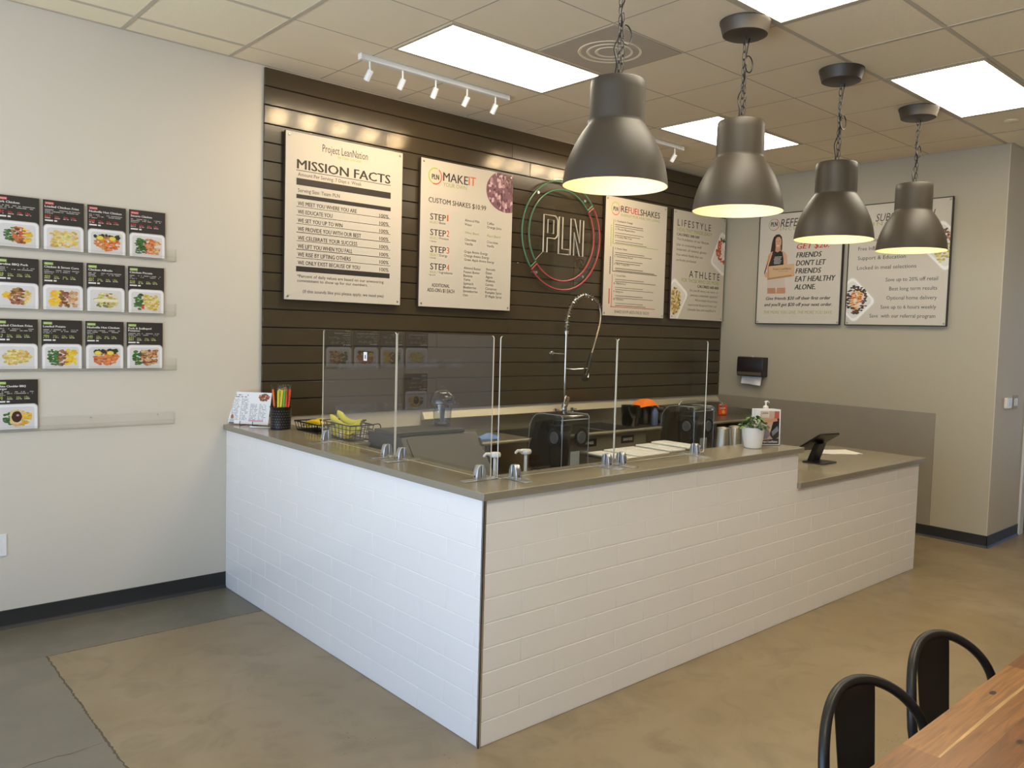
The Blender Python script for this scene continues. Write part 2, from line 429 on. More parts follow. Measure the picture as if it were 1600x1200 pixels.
REFUEL=[
('PLN',-0.335,0.414,0.063,0.0370,'k','bc'),
('RE',-0.232,0.414,0.093,0.0550,'k','m'),
('FUEL',-0.133,0.412,0.167,0.0550,'r','m'),
('SHAKES',0.039,0.412,0.287,0.0570,'k','m'),
('ENERGY FOR HEALTHY LIVING',-0.229,0.375,0.559,0.0240,'g',''),
('1. Clockwork Orange',-0.305,0.316,0.240,0.0170,'k','m'),
('2. Muscle Masterchino',-0.301,0.244,0.272,0.0170,'k','m'),
('3. Creamy Milk Crisp',-0.302,0.173,0.232,0.0170,'k','m'),
('4. Green Giant',-0.300,0.068,0.169,0.0170,'k','m'),
('5. Sweetmamas Bread',-0.301,-0.003,0.252,0.0170,'k','m'),
('6. Bad Tangyello',-0.302,-0.072,0.212,0.0160,'k','m'),
('7. Cereal Killer',-0.295,-0.177,0.161,0.0180,'k','m'),
('8. PB&Amino!',-0.298,-0.249,0.168,0.0170,'k','m'),
('9. Hangover',-0.300,-0.323,0.138,0.0170,'k','m'),
('10. Gladiator',-0.297,-0.393,0.145,0.0180,'k','m'),
('SHAKES $10.99 (ADD-ONS $1 EACH)',-0.278,-0.512,0.491,0.0280,'k',''),
]
REFUEL_B=[
(-0.330,0.115,-0.322,0.336,'g'),
(-0.320,0.115,0.318,0.120,'g'),
(-0.325,-0.133,-0.318,0.089,'k'),
(-0.321,-0.135,0.314,-0.129,'k'),
(-0.325,-0.458,-0.318,-0.158,'r'),
(-0.333,-0.459,0.303,-0.453,'r'),
(-0.306,0.288,0.085,0.294,'n'),
(-0.305,0.270,0.092,0.275,'n'),
(-0.302,0.214,0.098,0.219,'n'),
(-0.301,0.193,0.048,0.198,'n'),
(-0.299,0.144,0.094,0.149,'n'),
(-0.298,0.125,0.146,0.130,'n'),
(-0.293,0.036,0.117,0.042,'n'),
(-0.292,0.018,0.230,0.024,'n'),
(-0.290,-0.037,0.096,-0.031,'n'),
(-0.289,-0.057,0.063,-0.051,'n'),
(-0.286,-0.107,0.105,-0.100,'n'),
(-0.285,-0.125,0.274,-0.118,'n'),
(-0.281,-0.207,0.122,-0.201,'n'),
(-0.280,-0.226,0.301,-0.220,'n'),
(-0.277,-0.280,0.113,-0.275,'n'),
(-0.276,-0.299,0.270,-0.294,'n'),
(-0.274,-0.356,0.114,-0.350,'n'),
(-0.273,-0.375,0.268,-0.370,'n'),
(-0.270,-0.425,0.121,-0.420,'n'),
(-0.269,-0.445,0.162,-0.439,'n'),
]
LIFESTYLE=[
('LIFESTYLE',-0.377,0.381,0.553,0.0660,'k','s'),
('HEALTHY MADE EASY',-0.379,0.329,0.580,0.0360,'g',''),
('CALORIES 300-500',-0.383,0.286,0.366,0.0250,'k','b'),
('ATHLETE',-0.160,-0.113,0.522,0.0700,'k','s'),
('FOR THOSE WHO DO MORE',-0.277,-0.163,0.632,0.0370,'g',''),
('CALORIES 600-800',-0.015,-0.207,0.367,0.0270,'k','b'),
('The foundation of our lifestyle',-0.380,0.242,0.531,0.0240,'n',''),
('plan is consuming well',-0.380,0.188,0.404,0.0240,'n',''),
('balanced, all natural, gluten',-0.377,0.141,0.490,0.0240,'n',''),
('free whole foods that are',-0.378,0.089,0.433,0.0240,'n',''),
('perfectly portioned.',-0.375,0.037,0.330,0.0240,'n',''),
('Do you lift more, run more, or',-0.137,-0.252,0.484,0.0240,'n',''),
('possess a monster appetite?',-0.124,-0.299,0.468,0.0250,'n',''),
("We've taken the proven",-0.049,-0.347,0.386,0.0250,'n',''),
('nutritional blueprint from our',-0.157,-0.397,0.491,0.0240,'n',''),
('Lifestyle line and amplified it.',-0.165,-0.446,0.492,0.0250,'n',''),
]
REFER=[
('PLN',-0.322,0.425,0.071,0.0440,'k','bc'),
('REFERRAL',-0.217,0.412,0.405,0.0780,'k','i'),
('INCENTIVE',-0.216,0.375,0.406,0.0340,'g','s'),
('GIVE $20,',-0.021,0.250,0.293,0.0510,'k','bi'),
('GET $20.',-0.024,0.185,0.337,0.0510,'r','bi'),
('FRIENDS',-0.025,0.101,0.267,0.0500,'k','bi'),
("DON'T LET",-0.024,0.022,0.312,0.0510,'k','bi'),
('FRIENDS',-0.026,-0.054,0.270,0.0500,'k','bi'),
('EAT HEALTHY',-0.028,-0.133,0.422,0.0520,'k','bi'),
('ALONE.',-0.030,-0.210,0.223,0.0500,'k','bi'),
('Give friends $20 off their first order',-0.343,-0.310,0.697,0.0320,'k','bi'),
("and you'll get $20 off your next order.",-0.358,-0.372,0.729,0.0320,'k','bi'),
('THE MORE YOU GIVE, THE MORE YOU SAVE.',-0.360,-0.448,0.738,0.0310,'g','i'),
]
SUBS=[
('SUBSCRIPTION',-0.209,0.390,0.523,0.0680,'k','i'),
('INCENTIVE',-0.230,0.354,0.500,0.0310,'g','s'),
('Free Priority Pickup',-0.361,0.212,0.385,0.0330,'k',''),
('Free InBody',-0.359,0.135,0.232,0.0340,'k',''),
('Support & Education',-0.359,0.049,0.440,0.0340,'k',''),
('Locked in meal selections',-0.361,-0.040,0.538,0.0340,'k',''),
('Save up to 20% off retail',-0.089,-0.154,0.455,0.0330,'k',''),
('Best long term results',-0.051,-0.236,0.415,0.0330,'k',''),
('Optional home delivery',-0.072,-0.318,0.438,0.0330,'k',''),
('Save up to 6 hours weekly',-0.122,-0.399,0.487,0.0330,'k',''),
('Save  with our referral program',-0.221,-0.479,0.584,0.0330,'k',''),
]

# ================================================================ THE SETTING
H = 3.33; XB = .826; XR = 5.889; YE = -2.733; G = .6096; GY = -.259
# floor: three pours of concrete with rough seams
def seam(p, q, n=40, j=.006): 
    return [(p[0]+(q[0]-p[0])*k/n+rnd.uniform(-j, j), p[1]+(q[1]-p[1])*k/n+rnd.uniform(-j, j)) for k in range(n+1)]
sA = seam((-.505, -.548), (.75, -.562), 90, .0028); sB = seam((-.52, -7.6), (-.505, -.548), 420, .0035)
def slab(name, poly, mt):
    mb = MB(); mb.add([(x, y, 0) for x, y in poly], [tuple(range(len(poly)))]); return struct(mb.build(name, mt, fix=False))
slab('floor', sB[:-1]+sA+[(9.0, -.562), (9.0, -7.6)][::1], M_floor)
slab('floor_strip', [(-3.4, 0), (-3.4, -.55)]+[(-.55, -.548)]+sA+[(9.0, -.562), (9.0, 0)], M_floordark)
slab('floor_bay', [(-3.4, -.55), (-3.4, -7.6)]+sB+[(-.55, -.548)], M_floorgrey)
def ribbon(pts, wd, z=.0006):
    mb = MB(); V = []
    for i, p in enumerate(pts):
        a = Vector(pts[max(0, i-1)]); b = Vector(pts[min(len(pts)-1, i+1)]); d = (b-a).normalized(); n = Vector((-d.y, d.x)); q = wd*rnd.uniform(.5, 1.4)
        V += [(p[0]+n.x*q, p[1]+n.y*q, z), (p[0]-n.x*q, p[1]-n.y*q, z)]
    mb.add(V, [(2*i, 2*i+1, 2*i+3, 2*i+2) for i in range(len(pts)-1)]); return mb
M_joint = M_plain('floor_joint', 98, 86, 68, .8)
struct(ribbon(sA, .0035).build('floor_joint', M_joint, fix=False)); struct(ribbon(sB, .0042).build('floor_joint', M_joint, fix=False))
struct(ribbon(seam((-3.3, -1.72), (-.53, -1.635), 70, .009), .0022).build('floor_crack', M_joint, fix=False))

def wall(name, a, b, mt): return struct(MB().box(a, b).build(name, mt))
wall('wall_back', (-3.4, 0, 0), (XR+.12, .12, H+.1), M_wall)
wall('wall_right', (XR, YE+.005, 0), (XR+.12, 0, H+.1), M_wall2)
wall('wall_end', (XR, YE, 0), (9.0, YE+.005, H+.1), M_wall)  # lighter paint than the right wall stands in for daylight on this face
mb = MB(); mb.box((9.0, -7.6, 0), (9.1, -4.1, H+.1)); mb.box((9.0, -3.65, 0), (9.1, YE+.12, H+.1)); mb.box((9.0, -4.1, 2.6), (9.1, -3.65, H+.1)); mb.box((9.0, -4.1, 0), (9.1, -3.65, .2))
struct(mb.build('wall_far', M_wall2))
mb = MB()
for y in (-4.08, -3.67): mb.box((9.03, y-.025, .2), (9.08, y+.025, 2.6))
for z in (.225, 2.575): mb.box((9.04, -4.1, z-.025), (9.07, -3.65, z+.025))
struct(mb.build('window_2', M_satinblack, bevel=.003))
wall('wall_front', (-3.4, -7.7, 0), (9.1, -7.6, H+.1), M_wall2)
# shop-front wall on the daylight side: sill, piers and head around the opening
mb = MB(); mb.box((-3.5, -7.7, 0), (-3.4, -6.7, H+.1)); mb.box((-3.5, -.8, 0), (-3.4, .12, H+.1)); mb.box((-3.5, -6.7, 2.8), (-3.4, -.8, H+.1)); mb.box((-3.5, -6.7, 0), (-3.4, -.8, .06))
struct(mb.build('wall_window', M_wall2))
mb = MB()
for y in (-6.68, -5.24, -3.76, -2.28, -.82): mb.box((-3.48, y-.025, .06), (-3.42, y+.025, 2.8))
for z in (.085, 2.15, 2.775): mb.box((-3.47, -6.68, z-.025), (-3.43, -.82, z+.025))
struct(mb.build('window_1', M_satinblack, bevel=.003))
# lower service ceiling, two finishes
c = MB(); c.add([(-3.4, 0, H), (-3.4, -7.6, H), (9, -7.6, H), (9, -2.698, H), (.6, -2.698, H), (.6, 0, H)], [(0,1,2,3,4,5)])
struct(c.build('ceiling', M_tileceil, fix=False))
c = MB(); c.add([(.6, 0, H), (.6, -2.698, H), (9, -2.698, H), (9, 0, H)], [(0,1,2,3)])
struct(c.build('ceiling_kitchen', M_vinyl, fix=False))
struct(MB().box((-3.5, -7.7, H+.1), (9.1, .12, H+.2)).build('ceiling_deck', M_wall2))
gm = MB(); gk = MB(); t = .012
for i in range(-5, 15):
    x = i*G-.0064
    if -3.4 < x < 8.95:
        if x < .62: gm.box((x-t, -7.6, H-.0035), (x+t, 0, H+.002))
        else:
            gm.box((x-t, -7.6, H-.0035), (x+t, -2.71, H+.002)); gk.box((x-.004, -2.69, H-.0006), (x+.004, 0, H+.002))
for j in range(0, 13):
    y = GY-j*G
    if y > -7.6:
        if j >= 4: gm.box((-3.4, y-t, H-.003), (9, y+t, H+.002))
        else:
            gm.box((-3.4, y-t, H-.003), (.6, y+t, H+.002)); gk.box((.6, y-.004, H-.0005), (9, y+.004, H+.002))
gm.box((-3.4, -.016, H-.003), (XR, -.0005, H+.002)); gm.box((XR-.016, YE, H-.003), (XR-.0005, 0, H+.002)); gm.box((XR, YE-.016, H-.003), (9, YE-.0005, H+.002))
struct(gm.build('ceiling_grid', M_grid)); struct(gk.build('ceiling_grid', M_seam))
# brown plank cladding
mb = MB(); ztop = H-.012; edges = [ztop]+[3.201-.1179*k for k in range(19)]
for k in range(len(edges)-1):
    zt, zb = edges[k], edges[k+1]
    cuts = [XB, XR-.001]
    if k % 3 == 1: cuts.insert(1, rnd.choice((2.9, 3.6, 4.4)))
    if k % 3 == 2: cuts.insert(1, rnd.choice((2.2, 3.1, 5.0)))
    for x0, x1 in zip(cuts, cuts[1:]):
        mb.box((x0+.0006, -.019+rnd.uniform(0, .0012), zb+.0035), (x1-.0006, -.002, zt-.0035))
struct(mb.build('wall_cladding', M_wood, bevel=.0015, seg=1))
struct(MB().box((XB+.002, -.008, edges[-1]+.004), (XR-.002, -.0005, ztop-.004)).build('wall_cladding_backing', M_gap))
# grey wainscot board on the side wall
struct(MB().box((XR-.005, -2.268, .1), (XR+.001, -.005, 1.085)).build('wall_panel_right', M_panelgrey, bevel=.001))
def baseboard(name, x0, y0, x1, y1, nx, ny):
    L_ = math.hypot(x1-x0, y1-y0); pr = [(0, 0), (.017, 0), (.014, .006), (.0075, .014), (.006, .022), (.006, .099), (.004, .1015), (0, .1015)]
    d = Vector(((x1-x0)/L_, (y1-y0)/L_, 0)); n = Vector((nx, ny, 0)); o = Vector((x0, y0, 0)); V = []
    for s_ in (0, L_):
        for a, z in pr: V.append(o+d*s_+n*a+Vector((0, 0, z)))
    k = len(pr); F = [tuple(range(k)), tuple(reversed(range(k, 2*k)))]+[(i, (i+1) % k, k+(i+1) % k, k+i) for i in range(k)]
    struct(MB().add(V, F).build(name, M_rubber))
baseboard('baseboard_back', -3.4, 0, .607, 0, 0, -1)
baseboard('baseboard_right', XR, -.05, XR, YE-.006, -1, 0)
baseboard('baseboard_end', XR-.006, YE, 6.64, YE, 0, -1)
struct(MB().box((6.64, YE-.02, 0), (6.74, YE+.0, 2.16)).box((6.74, YE-.02, 2.06), (7.7, YE, 2.16)).build('trim_1', M_white, bevel=.003))
struct(MB().box((6.745, YE-.006, .01), (7.66, YE-.0005, 2.055)).build('door_1', M_plain('grey_door', 120, 112, 100)))

# ---------------------------------------------------------------- ceiling fittings
LP = [((2, 4), -.869, 'lit ceiling panel nearest the mission facts board'), ((6, 8), -.869, 'lit ceiling panel behind the second pendant lamp from the left'),
      ((2, 4), -2.698, 'lit ceiling panel cut off by the top edge of the photo'), ((6, 8), -2.698, 'lit ceiling panel right of the pendant lamps above the right posters'),
      ((-2, 0), -4.527, 'unseen lit ceiling panel added as fill above the viewer'), ((2, 4), -4.527, 'unseen lit ceiling panel added as fill above the near end of the wooden table'), ((6, 8), -4.527, 'unseen lit ceiling panel added as fill beyond the far end of the wooden table')]  # last three panels are unseen, added as fill light
for (i0, i1), y, lab in LP:
    x0, x1 = i0*G-.0064+.013, i1*G-.0064-.013; y0, y1 = y-G+.013, y-.013
    tt = thing('ceiling_light', lab, 'ceiling light', ((x0+x1)/2, (y0+y1)/2, H), 0, 'flat lit ceiling panels')
    hx, hy = (x1-x0)/2, (y1-y0)/2; f = MB(); q = .022
    f.box((-hx, -hy, -.006), (hx, -hy+q, -.0005)); f.box((-hx, hy-q, -.006), (hx, hy, -.0005)); f.box((-hx, -hy+q, -.006), (-hx+q, hy-q, -.0005)); f.box((hx-q, -hy+q, -.006), (hx, hy-q, -.0005))
    f.build('frame', M_grid, tt); MB().box((-hx+q, -hy+q, -.0045), (hx-q, hy-q, -.001)).build('diffuser', M_diff, tt)
vx, vy = 3.5*G-.0064, GY-2.5*G
tt = thing('air_vent', 'square pale ceiling air diffuser with dusty centre beside the long lit panel', 'air vent', (vx, vy, H))
MB().box((-.293, -.293, -.005), (.293, .293, -.0005)).build('face_plate', mat('dusty_vent', S(186, 172, 150), .8, var=.12, vscale=5), tt, bevel=.002)
for r in (.07, .12, .17): 
    MB().lathe([(r, -.005), (r+.012, -.0085), (r+.016, -.0075), (r+.018, -.005)], 36).build('vane', M_vinyl, tt)
tt = thing('sprinkler_cover', 'small round white sprinkler cover on ceiling near the right lit panel', 'sprinkler', (5.17, -2.955, H))
MB().lathe([(.001, -.012), (.045, -.012), (.05, -.009), (.05, -.003), (.062, -.001), (.062, 0)], 28).build('cover', M_vinyl, tt)
MB().cyl((0, 0, -.016), .012, .006, 16).build('cap', M_grid, tt)

def track(xa, xb, y, heads, label, grp):
    tt = thing('track_light', label, 'track light', ((xa+xb)/2, y, H), 0, grp); cx = (xa+xb)/2; hl = (xb-xa)/2
    MB().box((-hl, -.018, -.034), (hl, .018, -.0005)).build('rail', M_white, tt, bevel=.003)
    for e in (-1, 1): MB().box((e*hl-.008, -.02, -.036), (e*hl+.008, .02, -.0005)).build('end_cap', M_white, tt, bevel=.003)
    for x, dx in heads:
        h = bpy.data.objects.new('spot_head', None); h.empty_display_size = .03
        d = Vector((dx-.1, .52, -.78)).normalized(); q = Vector((0, 0, -1)).rotation_difference(d).to_matrix().to_4x4()
        hb = MB().lathe([(.001, .033), (.015, .033), (.018, .029), (.018, -.034), (.0155, -.034), (.0155, -.028)], 20).xf(q).xf(Matrix.Translation((x-cx, .012, -.112)))
        o = hb.build('spot_head', M_white, tt)
        MB().tube([(x-cx, 0, -.034), (x-cx, 0, -.085), (x-cx, .006, -.095)], .0055, 8).build('stem', M_white, o)
        MB().lathe([(.0005, -.0285), (.0152, -.0285)], 20).xf(q).xf(Matrix.Translation((x-cx, .012, -.112))).build('lens', M_spotface, o, fix=False)
track(1.14, 2.30, -.66, [(1.203, -.05), (1.438, 0), (1.69, .05), (1.945, 0), (2.19, .02)], 'white ceiling track with five spot heads above the left menu boards', 'white spotlight tracks')
track(3.15, 4.30, -.64, [(3.21, 0), (3.45, 0), (3.70, 0), (3.95, 0), (4.20, .02)], 'white spotlight track mostly hidden behind the first pendant lamp', 'white spotlight tracks')

# ---------------------------------------------------------------- pendant lamps
PROF = [(.2355, 0), (.2345, .006), (.231, .035), (.2245, .068), (.216, .098), (.204, .130), (.189, .162), (.173, .192), (.157, .217), (.142, .238), (.131, .252), (.1255, .259), (.1235, .2615), (.1235, .275), (.1225, .40), (.121, .434), (.116, .441)]
def pendant(x, y, zr, label, seed):
    rr = random.Random(seed)
    tt = thing('pendant_lamp', label, 'pendant lamp', (x, y, zr), 0, 'row of dark pendant lamps over the counter')
    sh = MB().lathe(PROF, 56).lathe([(.116, .463), (.03, .4665), (.001, .4665)], 56).build('shade', M_shade, tt, ang=40)
    MB().lathe([(.235, -.0004), (.2325, .001), (.229, .035), (.2225, .068), (.214, .098), (.202, .130), (.187, .162), (.171, .192), (.155, .217), (.139, .238), (.125, .252), (.1195, .26), (.1195, .43), (.001, .436)], 56).build('inner_lining', M_lining, sh, ang=40)
    MB().lathe([(.001, .155), (.02, .158), (.036, .175), (.042, .198), (.036, .222), (.022, .245), (.016, .26)], 24).build('bulb', M_bulb, tt)
    MB().lathe([(.018, .255), (.02, .26), (.02, .33), (.03, .345), (.03, .43)], 20).build('socket', M_black, tt)
    top = H-zr
    MB().lathe([(.001, top-.075), (.105, top-.075), (.115, top-.07), (.128, top-.02), (.132, top-.012), (.132, top-.002), (.12, top-.0005)], 44).build('canopy', M_shade, tt)
    z0, z1 = .466, top-.075; n = max(6, int(round((z1-z0)/.040))); dz = (z1-z0)/n; ch = MB()
    for k in range(n):
        zc = z0+dz*(k+.5); L_ = dz*.62; P = []
        for a in range(14):
            t_ = 2*math.pi*a/14; p = (.0095*math.cos(t_), 0, L_*math.sin(t_)*1.0)
            P.append((p[0], 0, zc+p[2]) if k % 2 else (0, p[0], zc+p[2]))
        ch.tube(P, .0022, 6, True)
    ch.build('chain', M_satinblack, tt)
    # slack doubled-up chain end and the flex that weaves down beside it
    sl = MB(); m_ = 7; ox = .018
    for k in range(m_):
        zc = z0+.06+k*.036; xx = ox+.006*math.sin(k); P = []
        for a in range(12):
            t_ = 2*math.pi*a/12; P.append((xx+(.0085*math.cos(t_) if k % 2 else 0), (0 if k % 2 else .0085*math.cos(t_)), zc+.022*math.sin(t_)))
        sl.tube(P, .002, 6, True)
    sl.build('slack_chain', M_satinblack, tt)
    P = []; N_ = 60
    for k in range(N_+1):
        u = k/N_; z = z0+(z1-z0)*u; am = math.sin(math.pi*u)
        P.append((-.03*(1-u)+.045*u*u+am*.024*math.sin(u*15+seed), am*.02*math.cos(u*13+seed), z))
    k0 = int(N_*rr.uniform(.45, .72)); c0 = Vector(P[k0]); Lp = []
    for a in range(20):
        t_ = R(180-360*a/19); Lp.append((c0.x+.036*(1+math.cos(t_)), c0.y, c0.z+.042*math.sin(t_)))
    MB().tube(P[:k0+1]+Lp+P[k0+1:], .0033, 7).build('power_cord', M_black, tt)
PROF = [(a, b*1.05) for a, b in PROF]
pendant(1.315, -2.6, 2.345, 'dark grey bell pendant lamp hanging nearest the viewer, first from the left', 1)
pendant(2.275, -2.6, 2.352, 'dark grey bell pendant lamp, second from the left, before the referral poster edge', 2)
pendant(3.31, -2.6, 2.305, 'dark grey bell pendant lamp, third from the left, covering part of the referral poster', 3)
pendant(4.425, -2.6, 2.338, 'dark grey bell pendant lamp farthest right, in front of the subscription poster', 4)

# ================================================================ SERVICE COUNTER
QX, QY, QE = .61, -2.605, 4.74
ct = thing('service_counter', 'L-shaped counter base clad in glossy white subway tiles', 'counter', (0, 0, 0))
TL, TH, GR = .395, .1015, .0028
def tiles_front():
    mb = MB(); y0 = QY
    for r in range(10):
        z0, z1 = r*TH+.004, (r+1)*TH; xe = 3.0 if r >= 8 else QE; off = .21 if r % 2 else .406
        if r == 8: z0 = .8
        xs = [QX+.004]; x = QX+off
        if r % 2 == 0: x = QX+off
        while x < xe: xs.append(x); x += TL
        xs.append(xe)
        if r == 7: z1 = .80
        for a, b in zip(xs, xs[1:]):
            if b-a > .01: mb.box((a+GR/2, y0-.0065, z0+GR/2-.002), (b-GR/2, y0, z1-GR/2))
    return mb
def tiles_side():
    mb = MB()
    for r in range(10):
        z0, z1 = r*TH+.004, (r+1)*TH; ys = [-.001]; y = -TL*(1 if r % 2 else .5)
        while y > QY+.01: ys.append(y); y -= TL
        ys.append(QY+.004)
        for a, b in zip(ys, ys[1:]): mb.box((QX-.0065, b+GR/2, z0+GR/2-.002), (QX, a-GR/2, z1-GR/2))
    return mb
sf = tiles_front().build('front_tiling', M_tile, ct, bevel=.0012, seg=2)
ss = tiles_side().build('side_tiling', M_tile, ct, bevel=.0012, seg=2)
core = MB()
core.ext([(QX-.0048, -.001), (QX+.14, -.001), (QX+.14, QY+.15), (3.0, QY+.15), (3.0, QY-.0048), (QX-.0048, QY-.0048)], .001, 1.012, 'z')
core.box((2.999, QY-.0048, .001), (QE-.001, QY+.15, .797))
core.build('core_wall', M_grout, ct)
MB().box((QX-.008, QY-.008, 0), (QX-.0055, QY+.004, 1.013)).box((QX-.008, QY-.008, 0), (QX+.004, QY-.0055, 1.013)).build('corner_trim', M_alu, ct)
MB().box((QE-.001, QY-.007, 0), (QE+.004, QY+.15, .797)).build('end_panel', M_white, ct, bevel=.001)
MB().box((2.995, QY-.005, .8), (3.003, QY+.15, 1.013)).build('step_panel', M_white, ct)
tt = MB().ext([(.583, -.001), (.856, -.001), (.856, -2.335), (3.03, -2.335), (3.03, -2.632), (.583, -2.632)], 1.0145, 1.0465, 'z').build('raised_countertop', M_quartz, bevel=.0025)
tag(tt, 'raised taupe stone countertop running along the L-shaped counter', 'countertop')
tt = MB().ext([(3.006, -2.632), (4.815, -2.632), (4.815, -1.87), (.93, -1.87), (.93, -2.33), (3.006, -2.33)], .8, .835, 'z').build('low_countertop', M_quartz, bevel=.0025)
tag(tt, 'lower taupe stone countertop at the right end, under the tablet stand', 'countertop')
bc = thing('base_cabinet', 'dark cabinet run under the low worktop behind the counter', 'cabinet', (0, 0, 0))
MB().box((1.75, -2.45, .1), (4.66, -1.92, .799)).build('body', M_darkgrey, bc)
MB().box((1.75, -2.45, 0), (4.66, -1.98, .1)).build('toe_kick', M_black, bc)
for k in range(5): 
    d = MB().box((1.77+k*.58, -1.92, .12), (1.77+k*.58+.55, -1.902, .78)).build('door', M_darkgrey, bc, bevel=.002)
    MB().tube([(1.8+k*.58, -1.902, .72), (1.8+k*.58, -1.88, .72), (1.92+k*.58, -1.88, .72), (1.92+k*.58, -1.902, .72)], .005, 8).build('handle', M_alu, d)

# ---------------------------------------------------------------- clear counter guards with clamp feet
def guard(loc, rz, ln, clamps, label, sticker=False):
    # local x runs along the sheet; clamps at local x
    tt = thing('counter_guard', label, 'counter guard', loc, rz, 'clear acrylic guards on the counter')
    h0, h1, th = .0135, .618, .0030; poly = rrect(0, (h0+h1)/2, ln, h1-h0, .012, 4)
    n = len(poly); f = MB(); f.add([(p[0], -th, p[1]) for p in poly]+[(p[0], th, p[1]) for p in poly], [tuple(range(n)), tuple(reversed(range(n, 2*n)))])
    pane = f.build('clear_sheet', M_clear, tt, fix=False)
    # outward normals for the two faces
    e = MB(); e.add([(p[0], -th, p[1]) for p in poly]+[(p[0], th, p[1]) for p in poly], [(i, n+i, n+(i+1) % n, (i+1) % n) for i in range(n)])
    e.build('sheet_edge', M_edge, pane, fix=False)
    if sticker:
        s = MB(); s.flat(rrect(.085, .49, .034, .045, .001, 1), -.0036, S(238, 236, 232)); text(s, '1', .079, .478, .012, .02, 'n', -.0038); s.build('price_sticker', M_print, pane, fix=False)
    for cx in clamps:
        c = bpy.data.objects.new('clamp', None)
        cl = MB()
        for sg in (-1, 1):
            pr = [(.0036, .003), (.027, .003), (.0265, .02), (.0235, .042), (.018, .058), (.0135, .0645), (.0036, .066)]
            cl.ext([(sg*a, z) for a, z in pr], cx-.014, cx+.014, 'x')
        cl.box((cx-.014, -.0036, .004), (cx+.014, .0036, .013))
        o = cl.build('clamp', M_alu, tt, bevel=.002, seg=2)
        MB().box((cx-.022, -.095, .0005), (cx+.022, .095, .0038)).build('base_plate', M_alu, o, bevel=.001)
        for sg in (-1, 1): MB().cyl((cx, sg*.0262-(.0015 if sg < 0 else 0), .018), .004, .0015, 12, 'y').build('set_screw', M_black, o)
ZC = 1.0465
# on the left arm: sheet in the plane x = .75; local +x runs toward -y
guard((.75, -1.355, ZC), R(-90), .735, (-.32, .30), 'leftmost clear acrylic guard sheet standing beside the banana basket', True)
guard((.75, -2.10, ZC), R(-90), .735, (-.31, .295), 'clear acrylic guard sheet on the left arm next to the counter corner')
guard((1.15, -2.468, ZC), 0, .728, (-.265, .32), 'clear acrylic guard sheet on the front run next to the counter corner')
guard((1.884, -2.468, ZC), 0, .728, (-.31, .285), 'rightmost clear acrylic guard sheet, in front of the far blender')

# ================================================================ SIGN BOARDS
def board(name, loc, rz, wd, ht, label, th=.022, edge=None, frame=False):
    tt = thing(name, label, 'sign', loc, rz, None)
    MB().box((-wd/2, .0, -ht/2), (wd/2, th, ht/2)).build('back_panel', edge or M_signedge, tt, bevel=.001)
    MB().box((-wd/2+(.008 if frame else .0015), -.0025, -ht/2+(.008 if frame else .0015)), (wd/2-(.008 if frame else .0015), .0, ht/2-(.008 if frame else .0015))).build('face', M_sign, tt)
    if frame:
        f = MB(); q = .0085
        f.box((-wd/2, -.006, -ht/2), (wd/2, 0, -ht/2+q)); f.box((-wd/2, -.006, ht/2-q), (wd/2, 0, ht/2)); f.box((-wd/2, -.006, -ht/2+q), (-wd/2+q, 0, ht/2-q)); f.box((wd/2-q, -.006, -ht/2+q), (wd/2, 0, ht/2-q))
        f.build('frame', M_satinblack, tt)
    for sx in (-1, 1):
        for sz in (-1, 1): MB().lathe([(.0005, -.0075), (.006, -.007), (.0085, -.0045), (.0085, -.0022)], 14, (sx*(wd/2-.024), 0, sz*(ht/2-.024)), 'y').build('screw', M_steel, tt)
    return tt
YP = -.0030
def letter(tt, items, bars=(), blocks=(('lettering', 0, 999),), extra=None):
    # blocks: (part name, first item, end); a * builds every line of the block as a part of its own
    if bars or extra:
        mb = MB()
        for x0, z0, x1, z1, c in bars: mb.flat([(x0, z0), (x1, z0), (x1, z1), (x0, z1)], YP, INK[c])
        if extra: extra(mb)
        mb.build('ruled_lines', M_print, tt, fix=False)
    for nm, a, b in blocks:
        runs = [[q] for q in items[a:b]] if nm[0] == '*' else [items[a:b]]
        for run in runs:
            mb = MB()
            for s, x, z, wd, h, c, st in run: text(mb, s, x, z, wd, h, c, YP-.0002, st)
            mb.build(nm.strip('*'), M_print, tt, fix=False)
def greeks(mb, x0, x1, z, h, y, c, n=9):
    # unreadably small print: a broken line
    xs = sorted(rnd.uniform(x0, x1) for _ in range(n*2)); xs[0] = x0; xs[-1] = x1
    for a, b in zip(xs[::2], xs[1::2]): mb.flat([(a, z), (max(b, a+.004), z), (max(b, a+.004), z+h), (a, z+h)], y, c)
YB = -.052
tt = board('menu_board', (1.397, YB, 2.397), 0, .888, 1.088, 'white mission facts board, leftmost on the brown plank wall')
letter(tt, MISSION, MISSION_B, (('brand_line', 0, 2), ('heading', 2, 3), ('*serving_line', 3, 5), ('*fact_line', 5, 13), ('*percentage', 13, 21), ('footnote', 21, 23), ('closing_note', 23, 24)))

